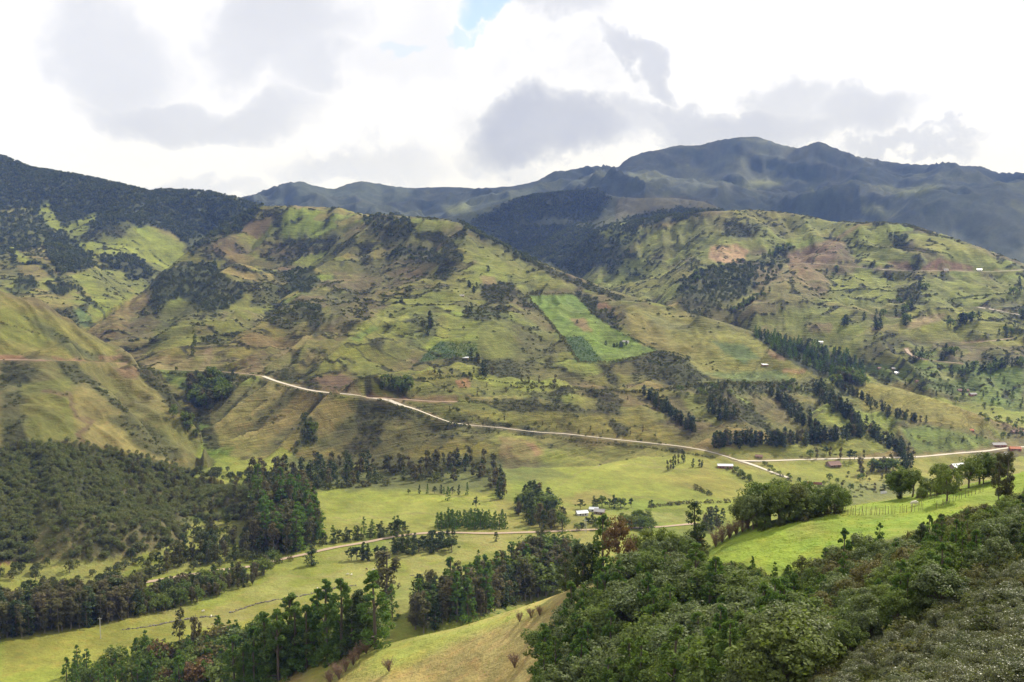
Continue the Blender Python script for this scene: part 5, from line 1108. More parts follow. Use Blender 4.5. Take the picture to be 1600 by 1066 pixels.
G(['broad', 'umb', 'shrub'], [(1500,650),(1600,655),(1600,690),(1560,685),(1570,670)], 24, (6,10), "*", "around the farm at the end of the valley road", "trees around the farm at the road end", 900, 1500, 6)
GL(['dark', 'shrub'], [(1480,690),(1500,690),(1540,684)], 8, (4,6), "*", "in the low line behind the bright field", "plants in the low line behind the bright field", 900, 1500, 3)
# ======== trees on the hillsides
G(['euc', 'broad', 'dark'], [(290,600),(330,590),(350,605),(355,625),(330,640),(310,640),(295,625)], 60, (12,20), "*", "in the ravine wood under the upper road", "trees of the ravine wood under the upper road", 1000, 1600, 4, 1.3)
GL(['euc', 'broad'], [(268,640),(285,655),(300,672),(310,690)], 14, (9,15), "*", "down the edge of the left ravine", "trees down the edge of the left ravine", 850, 1400, 4)
G(['broad', 'shrub', 'dark'], [(470,668),(490,660),(495,680),(480,695)], 10, (7,11), "*", "in the dark tuft on the ribbed slope", "trees in the dark tuft on the ribbed slope", 850, 1300, 4)
GL(['dark', 'euc'], [(666,498),(670,510),(664,520)], 7, (12,16), "*", "in the tuft amid dark scrub on the hill face", "trees in the tuft on the hill face", 1100, 2000, 4, 1.5)
GL(['dark', 'dark', 'euc'], [(745,562),(752,575),(760,592)], 16, (11,16), "*", "in the upright dark column above the crop field", "trees in the dark column beside the crop field", 1000, 1800, 4, 1.3)
GL(['euc', 'umb'], [(678,585),(690,588),(700,585),(720,590),(735,590),(760,588)], 11, (8,12), "*", "in the loose row below the crop field", "trees in the loose row below the crop field", 1000, 1800, 4)
G(['broad', 'dark'], [(595,610),(640,615),(645,598),(600,595)], 22, (8,13), "*", "in the wood where the upper road forks", "trees in the wood where the upper road forks", 1000, 1600, 4, 1.2)
GL(['euc', 'shrub'], [(805,595),(822,600),(860,605),(880,600)], 9, (9,13), "*", "on the bushy bank at mid height of the hill", "trees on the bushy bank of the hill", 1000, 1800, 4)
GL(['dark', 'dark'], [(735,448),(745,455),(748,462)], 6, (10,14), "*", "in the pair of tufts under the hilltop", "conifers in the tufts under the hilltop", 1300, 2600, 5, 1.4)
GL(['dark'], [(735,480),(728,488)], 3, (8,11), "*", "near the small hut on the upper field", "conifers near the hut on the upper field", 1300, 2600, 4, 1.4)
GL(['dark'], [(955,542),(965,541),(978,540)], 7, (5,8), "low *", "beside the small house on the green field", "conifers beside the house on the green field", 1100, 2000, 3, 1.8)
one('dark', 947, 540, 8, "single round conifer on the bright green field", 1100, 2000, 1.7)
one('dark', 902, 505, 6, "wide dark bush on the upper part of the green field", 1100, 2000, 2.4)
GL(['shrub', 'euc', 'shrub'], [(700,650),(760,660),(850,668),(950,680),(1050,690)], 40, (3.5,8), "*", "along the roadside at the foot of the hill", "plants along the roadside at the foot of the hill", 950, 1400, 5)
GL(['shrub', 'umb', 'euc'], [(650,600),(720,608),(800,612),(880,618),(960,615),(1020,612)], 45, (4,8), "*", "along the hedge across the lower hill", "plants along the hedge across the lower hill", 950, 1800, 7)
G(['dark', 'broad', 'umb'], [(1020,610),(1120,600),(1250,600),(1260,612),(1120,620),(1040,622)], 60, (5,10), "*", "in the garden hedges under the ridge nose", "trees in the garden hedges under the ridge nose", 1000, 1900, 5, 1.1)
for (l, n, h, wh) in [([(1195,405),(1215,398),(1230,388)], 12, (12,16), "in the dark row beside the landslip"), ([(1085,425),(1088,435),(1084,442)], 6, (14,20), "in the lone dark clump on the shoulder"),
        ([(1490,508),(1505,506),(1528,502)], 14, (14,19), "in the block on the smooth right pasture"), ([(1565,525),(1580,524),(1590,522)], 8, (11,14), "in the small block by the red track"),
        ([(1412,465),(1418,480),(1412,498),(1416,510)], 16, (12,18), "in the column running down the right hill"), ([(1442,450),(1443,455)], 3, (14,18), "in the narrow tuft on the right hill"),
        ([(1310,505),(1318,510)], 5, (12,17), "in the tuft above the brown plot"), ([(1360,500),(1372,515),(1375,490)], 10, (12,17), "in the loose column on the right hill"),
        ([(1425,560),(1440,562),(1445,552)], 9, (11,15), "in the grove beside the track bend"), ([(1470,555),(1490,552),(1500,560)], 14, (10,15), "in the wood above the ploughed plot"),
        ([(1495,582),(1530,580),(1560,575),(1600,568)], 36, (11,16), "in the long wood right of the hamlet"), ([(1598,440),(1597,500),(1599,515)], 8, (14,20), "in the tall column on the right hill edge"),
        ([(1140,490),(1165,478),(1190,462),(1200,455)], 26, (9,13), "in the slanting wood strip on the right hill"), ([(1285,425),(1320,432),(1300,420)], 6, (8,12), "beside the bare gully")]:
    GL(['dark', 'dark', 'broad'], l, n, h, "*", wh, "trees "+wh, 1250, 3300, 7, 1.3)
# bare reddish bushes on the tan slope
def twig_mesh(seed):
    rg = np.random.default_rng(seed); parts = []; P_ = []
    for i in range(26):
        a = rg.uniform(0, 6.28); t = rg.uniform(.15, .8); e = np.array([math.cos(a)*t*.55, math.sin(a)*t*.55, rg.uniform(.6, 1)]); m_ = e*.5+[0, 0, .08]
        parts.append(tube([(0, 0, 0), m_, e], .014, .004, 3))
        for q in range(9):
            s = rg.uniform(.45, 1); b = m_+(e-m_)*(s*2-1 if s > .5 else 0); P_.append(b+rg.normal(0, .05, 3))
            parts.append(tube([b, b+rg.normal(0, .09, 3)+[0, 0, .08]], .006, .003, 3))
    lv = leaves_at(np.array(P_), rg.normal(0, 1, (len(P_), 3)), .05, 2, rg)
    return lv, merge(parts)
TW = []
for s in (1, 2, 3):
    lv, br = twig_mesh(s); TW.append((mesh_np("crown", *lv, [M_twig]), mesh_np("trunk", *br, [plain_mat("bare_twig", (.20, .14, .10))])))
for i, (px, py, h, lab) in enumerate([(608,1050,3.8,"bare reddish bush alone in the middle of the tan slope"), (804,1044,3.6,"bare reddish bush near the forest edge on the tan slope"), (812,972,2.8,"small bare bush on the top edge of the tan slope"),
      (830,966,2.8,"second small bare bush on the top edge of the tan slope"), (843,962,2.6,"third small bare bush on the top edge, nearest the dark clump"), (560,1030,4.2,None), (572,1022,4.0,None), (552,1040,4.2,None), (540,1050,4.0,None), (530,1062,4.2,None), (515,1070,4.2,None), (525,1055,3.8,None), (545,1028,3.5,None),
      (1045,880,3.5,None),(1140,842,3.8,None),(1128,848,3.8,None),(1150,836,3.8,None),(1118,855,3.8,None),(1160,832,3.5,None)]):
    p = pick(px, py, 120, 345); c, t = TW[i % 3]; g = None
    if lab is None:
        lab, g = ("reddish leafless bush in the row at the lower left of the tan slope", "reddish bushes in a row on the tan slope") if i < 13 else ("reddish leafless bush in the brown scrub left of the meadow", "reddish bushes left of the meadow")
    o = bpy.data.objects.new("bare_bush", None); COLL.objects.link(o); o.location = (p[0], p[1], p[2]-.1); o.scale = (h*1.25, h*1.25, h); o.rotation_euler.z = i*1.9
    link(bpy.data.objects.new("crown", c), o); link(bpy.data.objects.new("trunk", t), o); tag(o, lab, "bush", g)

raise_plants()
# ======== ground cover nobody could count
def tuft_mesh():
    rg = np.random.default_rng(4); parts = []
    for k in range(14):
        a = rg.uniform(0, 6.28); l = rg.uniform(.4, 1); d = np.array([math.cos(a), math.sin(a), 0]); w_ = np.array([-d[1], d[0], 0])*.07; b = d*rg.uniform(0, .25)
        parts.append((np.array([b-w_, b+w_, b+d*.35*l+[0, 0, l]+w_*.2, b+d*.35*l+[0, 0, l]-w_*.2]), np.array([(0, 1, 2, 3)])))
    return mesh_np("grass_tuft", *merge(parts), [leaf_mat("grass_blades", [(.20, .31, .04), (.25, .33, .05), (.28, .28, .09)], trans=.45)])
TUFT = None
NS = []
def source(sp, lod, px, py, h, label, lo, hi):
    """a real plant of the scene whose mesh the scatter repeats"""
    p = pick(px, py, lo, hi); nm, shape, leaf, bark, wd = SPECIES[sp] if sp != 'forest' else ("forest_tree", 'broad', M_forest, M_bark, 1.0)
    cr, tr, jo = plant_mesh(shape, leaf, bark, lod, 1+len(NS) % 5); NS.append(sp)
    o = link(bpy.data.objects.new(nm, jo)); o.location = (p[0], p[1], p[2]-.1); o.scale = (h*wd, h*wd, h); tag(o, label, "tree" if 'tree' in nm else "shrub")
    return o
yyall = PY
vis_top = np.minimum.accumulate(np.where(np.isfinite(PY), project(GX, GY, Z)[1], 1e9), axis=0)
VIS = (project(GX, GY, Z)[1] <= vis_top+7) & (PX > -60) & (PX < 1660) & (PY < 1110)
VIS = blur(VIS*1., 2, 1) > .05
AREA = np.gradient(GY, axis=0)*np.gradient(GX, axis=1)
def scatter(name, srcs, dens, hr, wr, label, seed):
    """points drawn with probability density*area; a node group stands a plant on each"""
    rg = np.random.default_rng(seed); lam = (dens*AREA*VIS).ravel(); n = rg.poisson(lam.clip(0, 50)); k = np.repeat(np.arange(len(lam)), n)
    r, c = np.divmod(k, NC); fr = r+rg.uniform(-.5, .5, len(k)); fc = c+rg.uniform(-.5, .5, len(k))
    y = np.interp(fr, np.arange(len(rows)), rows); x = np.interp(fc, np.arange(NC), cols)*(y+K0); z = ground(x, y)
    h = rg.uniform(hr[0], hr[1], len(k))*rg.uniform(.75, 1.1, len(k)); w = h*rg.uniform(wr[0], wr[1], len(k)); which = rg.integers(0, len(srcs), len(k))
    for j, s in enumerate(srcs):
        q = which == j; stand_points(name, s, x[q], y[q], z[q]-.08*h[q], w[q], h[q], rg.uniform(0, 6.28, int(q.sum())), label)
    print("SCATTER", name, len(k))
s1 = source('shrub', 'speck', 560, 470, 4, "small shrub in a furrow at the middle of the central hill", 1200, 2600)
s2 = source('shrub', 'far', 30, 605, 4, "dark shrub at the left under the red road cut", 500, 1300)
s3 = source('forest', 'speck', 300, 310, 9, "low tree just below the skyline of the forested left ridge", 2000, 3600)
s4 = source('forest', 'far', 300, 450, 9, "rounded tree in the middle of the dark wood on the central hill", 1400, 2700)
s5 = source('sage', 'mid', 250, 800, 9, "rounded tree in the middle of the wooded left slope", 420, 1300)
s6 = source('euc', 'mid', 330, 840, 17, "eucalyptus above the dirt road on the wooded left slope", 420, 1300)
s7 = source('shrub', 'mid', 1100, 870, 2.5, "small shrub beside the left tip of the bright meadow", 120, 400)
farm = sstep(1500, 2100, GY); d_ = np.where
scatter("hillside_scrub", [s1], SHR*.034*(GY > 1400)*(GY < 3400)*(1-isS), (1.2,3.4), (1.2,2.2), "scrub scattered over the far hillsides", 1)
scatter("hillside_scrub", [s2], SHR*.040*(GY > 420)*(GY <= 1400), (.9,2.8), (1.2,2.2), "scrub scattered over the nearer hillsides", 2)
stray = (isC+isR*.7+isB+isL*.6+isV*.15)*sstep(.3, .8, n2+n3*.6)*.0007
scatter("lone_bushes", [s2], stray*(GY > 420)*(GY < 2800), (1.2,4.0), (.9,1.6), "stray bushes dotted over pastures and slopes", 3)
scatter("ridge_forest", [s3], WDN*.020*(GY > 2000), (6,10), (.85,1.3), "cloud forest covering the far ridges", 4)
scatter("hillside_wood", [s4], WDN*.020*(GY > 1000)*(GY <= 2000)*(1-isL), (5,10), (.8,1.2), "woods in patches on the middle hillsides", 5)
lw = WDN*(GY <= 1300)*isL
scatter("slope_wood", [s5], lw*.095, (3.0,6.2), (.9,1.35), "mixed wood covering the lower left slope", 6)
scatter("slope_wood", [s6], lw*.004*sstep(-.3, .5, n1), (8,14), (1.0,1.4), "slender trees standing over the wood of the lower left slope", 7)
scatter("hillside_wood", [s4], WDN*.020*(GY <= 1000)*(1-isL)*(1-isN), (4,9), (.8,1.2), "woods in patches at the hill foot", 8)
nf = isN*(1-inside([(1080,880),(1110,855),(1180,818),(1330,788),(1440,768),(1600,732),(1720,710),(1720,760),(1600,770),(1560,790),(1500,805),(1440,830),(1380,850),(1300,870),(1255,905),(1200,910),(1140,880)], 3, False))*(1-inside([(420,1070),(460,1020),(600,1003),(650,990),(760,962),(850,932),(920,910),(960,925),(900,960),(860,1010),(840,1070),(700,1120),(420,1120)], 3, False))
scatter("undergrowth", [s7], nf*.12*(GY < 345)*(GY > 60), (1.0,2.6), (1.0,1.5), "undergrowth between the trees of the near slope", 9)
scatter("undergrowth", [s7], nf*.5*(GY <= 60)*(GY > 34), (.8,1.6), (1.0,1.5), "undergrowth on the slope nearest the viewpoint", 10)

tp = pick(1300, 840, 120, 330); TUFT = link(bpy.data.objects.new("grass_tuft", tuft_mesh())); TUFT.location = tuple(tp); TUFT.scale = (.5, .5, .4); tag(TUFT, "grass tuft in the middle of the bright meadow", "grass tuft")
crop = inside([(880,527),(912,527),(942,565),(905,566)], 1, False, 1000, 2200)+inside([(672,545),(690,534),(745,538),(745,556),(700,560),(655,565)], 1, False, 1000, 1900)
s8 = source('pine', 'speck', 908, 548, 1.8, "leafy maize plant in the dark crop strip of the bright green field", 1000, 2200)
scatter("maize_crop", [s8], np.clip(crop, 0, 1)*.10*(np.sin((GX+GY*.3)/1.3) > -1), (1.2,2.2), (1.2,2.0), "maize standing in the two dark green crop plots", 31)
scatter("meadow_grass", [TUFT], mt_*.6*sstep(-.5, .6, fbm(GX/6, GY/8, 3, 461)), (.12,.28), (1.2,2.2), "grass tufts over the bright meadow", 21)
tms = inside([(420,1070),(460,1020),(600,1003),(650,990),(760,962),(850,932),(920,910),(960,925),(900,960),(860,1010),(840,1070),(700,1120),(420,1120)], 3, False, 150, 345)
scatter("dry_grass", [TUFT], tms*.3*sstep(-.3, .6, fbm(GX/6, GY/8, 3, 462)), (.15,.35), (1.0,1.8), "grass tufts over the tan slope", 22)
# ======== houses
def box(x0, x1, y0, y1, z0, z1):
    V = np.array([(x, y, z) for x in (x0, x1) for y in (y0, y1) for z in (z0, z1)], float)
    return V, np.array([(0, 1, 3, 2), (4, 6, 7, 5), (0, 4, 5, 1), (2, 3, 7, 6), (0, 2, 6, 4), (1, 5, 7, 3)])
def part(name, shapes, mat, parent, loc=None):
    o = link(bpy.data.objects.new(name, mesh_np(name, *merge(shapes), [mat])), parent)
    if loc: o.location = loc
    return o
M_brick = plain_mat("brick_wall", (.30, .13, .08), scale=3, amt=.25); M_adobe = plain_mat("adobe_wall", (.26, .18, .12), scale=1.5, amt=.25); M_white = plain_mat("whitewash", (.62, .60, .56), scale=1.2, amt=.15)
M_zinc = plain_mat("zinc_sheet", (.62, .64, .66), rough=.38, spec=.5, scale=.8, amt=.12, bmp=.05, metal=.35); M_tile = plain_mat("old_clay_tile", (.20, .115, .085), scale=2, amt=.3); M_orange = plain_mat("new_clay_tile", (.42, .15, .07), scale=2, amt=.2)
M_gtile = plain_mat("grey_roofing", (.33, .31, .30), scale=2, amt=.25); M_dark = plain_mat("dark_opening", (.03, .028, .025)); M_wood = plain_mat("weathered_wood", (.20, .15, .10), scale=5); M_stone = plain_mat("field_stone", (.13, .115, .09)); M_conc = plain_mat("concrete", (.50, .49, .46))
def gable(L, D, hh, rise, over=.5, t=.12):
    """two roof slopes with real thickness, and a ridge cap"""
    out = []
    for s in (-1, 1):
        a = np.array([(-L/2-over, s*(D/2+over), hh-over*rise/(D/2)), (L/2+over, s*(D/2+over), hh-over*rise/(D/2)), (L/2+over, 0, hh+rise), (-L/2-over, 0, hh+rise)])
        out.append((np.concatenate([a, a+[0, 0, t]]), np.array([(0, 1, 2, 3), (7, 6, 5, 4), (0, 4, 5, 1), (1, 5, 6, 2), (2, 6, 7, 3), (3, 7, 4, 0)])))
    return out
def house(px, py, L, D, hh, rise, wall, roof, label, turn=0, lo=400, hi=3300, nwin=3, porch=False, chim=False, mono=False, group=None):
    p = pick(px, py, lo, hi); z = min(float(ground(p[0]+dx, p[1]+dy)) for dx in (-L/2, 0, L/2) for dy in (-D/2, D/2))
    o = bpy.data.objects.new("farm_house", None); COLL.objects.link(o); o.location = (p[0], p[1], z+.2); o.rotation_euler.z = R(turn); tag(o, label, "house", group)
    s = [box(-L/2, L/2, -D/2, D/2, -2.5, hh)]
    if not mono: s.append((np.array([(-L/2, -D/2, hh), (-L/2, D/2, hh), (-L/2, 0, hh+rise-.02), (L/2, -D/2, hh), (L/2, D/2, hh), (L/2, 0, hh+rise-.02)]), np.array([(0, 1, 2, 2), (3, 5, 4, 4)])))
    part("wall", s[:1], wall, o)
    if not mono:
        g = mesh_np("gable", s[1][0], np.array([(0, 1, 2), (3, 5, 4)]), [wall]); link(bpy.data.objects.new("gable", g), o)
        rf = part("roof", gable(L, D, hh, rise), roof, o)
        part("ridge_cap", [box(-L/2-.5, L/2+.5, -.18, .18, hh+rise+.06, hh+rise+.2)], roof, rf)
        rn = max(3, int(L/1.2))                                  # raised seams of the sheets
        part("seam", [(lambda V, Fq, q=q, s_=s_: (V, Fq))(*(np.array([(q-.05, s_*(D/2+.5), hh-.5*rise/(D/2)+.12), (q+.05, s_*(D/2+.5), hh-.5*rise/(D/2)+.12), (q+.05, 0, hh+rise+.12), (q-.05, 0, hh+rise+.12), (q-.05, s_*(D/2+.5), hh-.5*rise/(D/2)+.2), (q+.05, s_*(D/2+.5), hh-.5*rise/(D/2)+.2), (q+.05, 0, hh+rise+.2), (q-.05, 0, hh+rise+.2)]), np.array([(0, 1, 2, 3), (7, 6, 5, 4), (0, 4, 5, 1), (1, 5, 6, 2), (2, 6, 7, 3), (3, 7, 4, 0)]))) for q in np.linspace(-L/2, L/2, rn) for s_ in (-1, 1)], roof, rf)['kind'] = 'stuff'
    else:
        a = np.array([(-L/2-.4, -D/2-.6, hh), (L/2+.4, -D/2-.6, hh), (L/2+.4, D/2+.4, hh+rise), (-L/2-.4, D/2+.4, hh+rise)])
        part("roof", [(np.concatenate([a, a+[0, 0, .12]]), np.array([(0, 1, 2, 3), (7, 6, 5, 4), (0, 4, 5, 1), (1, 5, 6, 2), (2, 6, 7, 3), (3, 7, 4, 0)]))], roof, o)
    xs = np.linspace(-L/2, L/2, nwin+3)[1:-1]
    for k, q in enumerate(xs):
        if k == len(xs)//2:
            d = part("door", [box(q-.5, q+.5, -D/2-.06, -D/2+.02, 0, 2.05)], M_wood, o)
            part("frame", [box(q-.62, q-.5, -D/2-.1, -D/2+.02, 0, 2.15), box(q+.5, q+.62, -D/2-.1, -D/2+.02, 0, 2.15), box(q-.62, q+.62, -D/2-.1, -D/2+.02, 2.15, 2.27)], M_white, d)
        else:
            wdw = part("window", [box(q-.5, q+.5, -D/2-.05, -D/2+.02, .95, 1.95)], M_dark, o)
            part("frame", [box(q-.58, q+.58, -D/2-.1, -D/2+.02, .85, .95), box(q-.58, q+.58, -D/2-.1, -D/2+.02, 1.95, 2.05), box(q-.58, q-.5, -D/2-.1, -D/2+.02, .95, 1.95), box(q+.5, q+.58, -D/2-.1, -D/2+.02, .95, 1.95)], M_wood, wdw)
    if porch:
        for q in np.linspace(-L/2+.3, L/2-.3, 5): part("porch_post", [box(q-.09, q+.09, -D/2-1.7, -D/2-1.52, -1, hh-.35)], M_wood, o)
        a = np.array([(-L/2-.4, -D/2-2.1, hh-.45), (L/2+.4, -D/2-2.1, hh-.45), (L/2+.4, -D/2-.45, hh-.1), (-L/2-.4, -D/2-.45, hh-.1)])
        part("porch_roof", [(np.concatenate([a, a+[0, 0, .08]]), np.array([(0, 1, 2, 3), (7, 6, 5, 4), (0, 4, 5, 1), (1, 5, 6, 2), (2, 6, 7, 3), (3, 7, 4, 0)]))], roof, o)
    if chim: part("chimney", [box(L/4-.3, L/4+.3, .3, .9, hh, hh+rise+.9)], wall, o)
    return o
house(1133, 731, 15, 6.5, 3.0, 1.3, M_brick, M_zinc, "long brick house with a pale sheet roof on the pasture left of the road fork", -4, 800, 1300, 4)
house(1302, 728, 13, 9, 3.2, 2.4, M_adobe, M_tile, "dark tile-roofed adobe house beside the valley road", 14, 800, 1300, 3, True)
house(1186, 714, 7, 5, 2.3, 1.2, M_adobe, M_tile, "small brown adobe ruin above the road fork", -12, 850, 1300, 1)
house(909, 805, 9, 6, 2.6, 1.4, M_white, M_zinc, "white sheet-roofed farmhouse at the left of the valley farm", 16, 500, 1000, 2)
house(928, 799, 7, 5, 2.5, 1.1, M_white, M_zinc, "smaller shed with a bright sheet roof at the back of the valley farm", -10, 500, 1000, 1)
house(937, 803, 8, 6, 2.8, 1.5, M_adobe, M_gtile, "grey-roofed adobe house at the right of the valley farm", -18, 500, 1000, 2)
house(858, 858, 8, 6, 3.2, 1.3, M_brick, M_gtile, "brick house among trees at the edge of the lower wood", -18, 400, 800, 2)
house(1496, 733, 15, 10, 3.0, 3.4, M_adobe, M_zinc, "house with a big white hipped-looking sheet roof behind the meadow trees", 20, 500, 1300, 2)
house(1560, 696, 16, 8, 3.0, 1.8, M_brick, M_gtile, "long grey-roofed brick house at the end of the valley road", 6, 900, 1500, 4)
house(1586, 703, 12, 7, 3.0, 1.6, M_brick, M_orange, "orange tile-roofed brick house beside the long grey-roofed one", -8, 900, 1500, 3)
house(1568, 706, 9, 6, 2.7, 1.2, M_white, M_gtile, "white-walled house in front of the orange-roofed house", 8, 900, 1500, 2)
house(1592, 678, 18, 7, 3.0, 1.5, M_adobe, M_tile, "dark-roofed row house behind the farm at the road end", 4, 900, 1600, 4)
house(1516, 671, 7, 5, 2.6, 1.2, M_brick, M_orange, "tiny orange-roofed house in the hedge below the smooth hill", 0, 900, 1600, 1)
house(725, 558, 12, 5, 2.4, .9, M_adobe, M_zinc, "pale-roofed hut at the right end of the dark crop field", -6, 1000, 1800, 2, mono=True)
house(1195, 570, 8, 6, 2.6, 1.0, M_brick, M_zinc, "small white-roofed brick house alone on the ridge nose", 10, 1100, 2000, 1, mono=True)
house(978, 534, 9, 6, 2.6, 1.4, M_white, M_gtile, "small house beside the dark trees on the bright green field", -20, 1100, 2100, 2)
house(719, 461, 13, 6, 2.4, 1.4, M_adobe, M_gtile, "low adobe farmhouse on the upper fields of the central hill", -5, 1300, 2500, 2)
house(1282, 535, 8, 6, 2.8, 1.2, M_white, M_zinc, "white house in the green gardens behind the plantation", 0, 1300, 2500, 1)
house(1404, 581, 13, 7, 2.8, 1.4, M_white, M_zinc, "grey sheet-roofed house in the gardens right of the plantation", 8, 1200, 2200, 2)
house(1398, 575, 9, 6, 2.8, 1.4, M_adobe, M_gtile, "brown house right behind the grey sheet-roofed one", -8, 1300, 2300, 1)
house(1438, 590, 14, 7, 2.8, 1.8, M_adobe, M_tile, "brown tile-roofed house on the small green knoll", 5, 1200, 2200, 3)
house(1505, 612, 15, 7, 2.8, 1.6, M_adobe, M_tile, "long brown house in the middle of the far hamlet", -6, 1000, 2000, 3)
house(1520, 618, 10, 6, 2.8, 1.6, M_brick, M_gtile, "grey-roofed house just right of the long brown one", 12, 1000, 2000, 2)
house(1375, 574, 8, 6, 2.8, 1.4, M_adobe, M_tile, "small dark house at the foot of the plantation", 12, 1200, 2200, 1)
house(1530, 422, 10, 6, 2.8, 1.3, M_white, M_zinc, "white speck of a house on the far hillside road", 0, 1400, 3200, 1)
house(1478, 421, 9, 6, 2.8, 1.3, M_white, M_gtile, "pale house below the dark landslip on the far hillside road", 0, 1400, 3200, 1)
# brick pier and white gate behind the meadow (garden walls by the stream)
def garden_wall(line, h, mat, label, lo, hi):
    W = route(line, 4, lo, hi); o = bpy.data.objects.new("garden_wall", None); COLL.objects.link(o); o.location = tuple(W[0]); tag(o, label, "wall", kind='thing')
    d = np.linalg.norm(W[-1, :2]-W[0, :2]); n = max(2, int(d/3.2)); P_ = [W[0]+(W[-1]-W[0])*i/n for i in range(n+1)]
    for i in range(n):
        a, b = P_[i][:2]-W[0][:2], P_[i+1][:2]-W[0][:2]; z = float(ground(*P_[i][:2]))-W[0][2]; e = b-a; L = np.linalg.norm(e); an = math.atan2(e[1], e[0])
        q = part("wall_panel", [box(0, L-.3, -.12, .12, -1.0, h)], mat, o, (a[0], a[1], z)); q.rotation_euler.z = an
        r = part("pier", [box(-.2, .2, -.2, .2, -1.0, h+.3)], mat, o, (a[0], a[1], z)); r.rotation_euler.z = an
garden_wall([(1258,756),(1285,758)], 2.4, M_brick, "orange brick wall by the stream below the road fork", 500, 1300)
garden_wall([(1376,772),(1386,771)], 2.2, M_white, "short white wall behind the hedge of the meadow", 280, 1300)
# ======== fences
def post_fence(line, n, label, h=1.35, lo=120, hi=330, lean=.16):
    W = spots_line(line, n, lo, hi, .12); o = bpy.data.objects.new("post_fence", None); COLL.objects.link(o); o.location = tuple(W[0]); tag(o, label, "fence"); tops = []
    for p in W:
        z = float(ground(p[0], p[1])); hh = h*random.uniform(.75, 1.3); tp = (random.gauss(0, lean)*.6, random.gauss(0, lean)*.5, hh)
        q = part("post", [tube([(0, 0, -.3), (tp[0]*.5, tp[1]*.5, hh*.5), tp], .055, .04, 6)], M_wood, o, (p[0]-W[0][0], p[1]-W[0][1], z-W[0][2]))
        tops.append(np.array([p[0]-W[0][0]+tp[0]*.8, p[1]-W[0][1]+tp[1]*.8, z-W[0][2]+hh*.8]))
    for f in (1.0, .6):
        part("wire", [tube([a-[0, 0, (1-f)*h*.8], b-[0, 0, (1-f)*h*.8]], .008, .008, 3) for a, b in zip(tops[:-1], tops[1:])], M_gtile, o)
post_fence([(1318,803),(1340,806),(1380,804),(1410,802),(1445,797)], 30, "leaning wooden post and wire fence across the bright meadow", 1.7)
post_fence([(1462,795),(1500,780),(1540,768)], 16, "post fence climbing the upper part of the bright meadow", 1.4)
post_fence([(1445,782),(1480,771),(1500,766)], 10, "short post fence behind the trees on the meadow top", 1.4)
# ======== poles
def pole(px, py, h, label, lo, hi, mat=None):
    p = pick(px, py, lo, hi); o = bpy.data.objects.new("utility_pole", None); COLL.objects.link(o); o.location = (p[0], p[1], p[2]); tag(o, label, "pole")
    part("shaft", [tube([(0, 0, -.5), (0, 0, h)], .2, .12, 8)], mat or M_conc, o); part("crossarm", [box(-.9, .9, -.06, .06, h-.7, h-.55)], M_conc, o)
    for q in (-.8, 0, .8): part("insulator", [tube([(q, 0, h-.55), (q, 0, h-.35)], .06, .04, 6)], M_white, o)
pole(157, 998, 10.5, "white concrete pole at the lower edge of the eucalyptus belt", 400, 800)
pole(914, 832, 11, "white concrete pole below the valley farm", 380, 1000)
pole(916, 833, 10, "second concrete pole right beside the one below the valley farm", 380, 1000)
pole(933, 690, 9, "pole at the roadside at the foot of the green slope", 900, 1300)
# ======== stone walls across the pasture
def stone_wall(line, label, lo, hi, n=70, s=.9):
    W = route(line, 3, lo, hi); o = bpy.data.objects.new("stone_wall", None); COLL.objects.link(o); o.location = tuple(W[0]); tag(o, label, "wall", kind='thing')
    base = box(-.5, .5, -.4, .4, -.3, .4)
    for k in range(n):
        t = (len(W)-1)*(k+random.random())/n; i = int(min(t, len(W)-2)); p = W[i]+(W[i+1]-W[i])*(t-i); sc = s*random.uniform(.5, 1.3)
        V, Fq = base[0].copy()*[sc*1.3, sc, sc], base[1]; V += np.random.default_rng(k).normal(0, .12*sc, V.shape)
        x, y = p[0]+random.gauss(0, .4), p[1]+random.gauss(0, .4)
        q = part("stone", [(V, Fq)], M_stone, o, (x-W[0][0], y-W[0][1], float(ground(x, y))-W[0][2])); q.rotation_euler.z = random.uniform(0, 3)
stone_wall([(190,985),(240,978),(300,966),(340,963)], "broken stone wall across the left part of the pasture", 400, 800, 80)
stone_wall([(360,958),(400,944),(430,938),(470,932),(520,920),(555,915)], "long stone wall running up the middle of the pasture", 400, 800, 120)
stone_wall([(640,900),(700,894),(760,888),(790,884)], "faint stone wall on the right part of the pasture", 400, 800, 60, .7)
# ======== hedges that bound the fields
def hedge(line, h, label, lo, hi, mat=None, gap=3.2, wf=.9):
    W = route(line, 3, lo, hi); parts = []; L = np.linalg.norm(np.diff(W[:, :2], axis=0), axis=1); T = L.sum(); n = max(3, int(T/gap)); cum = np.concatenate([[0], np.cumsum(L)])
    for k in range(n):
        if random.random() < .10: continue
        d = T*(k+random.random()*.6)/n; i = min(np.searchsorted(cum, d, 'right')-1, len(W)-2); t = (d-cum[i])/(L[i]+1e-9); p = W[i]+(W[i+1]-W[i])*t
        hh = h*random.uniform(.55, 1.35); c = np.array([p[0]-W[0][0]+random.gauss(0, .5), p[1]-W[0][1]+random.gauss(0, .5), float(ground(p[0], p[1]))-W[0][2]]); m = 26
        v = unit(rng.normal(0, 1, (m, 3))); v[:, 2] = np.abs(v[:, 2]); parts.append(leaves_at(c+v*[hh*wf, hh*wf, hh], v, hh*.5, 1.5))
    o = link(bpy.data.objects.new("hedge", mesh_np("hedge", *merge(parts), [mat or M_shrub]))); o.location = tuple(W[0]); tag(o, label, "hedge"); return o
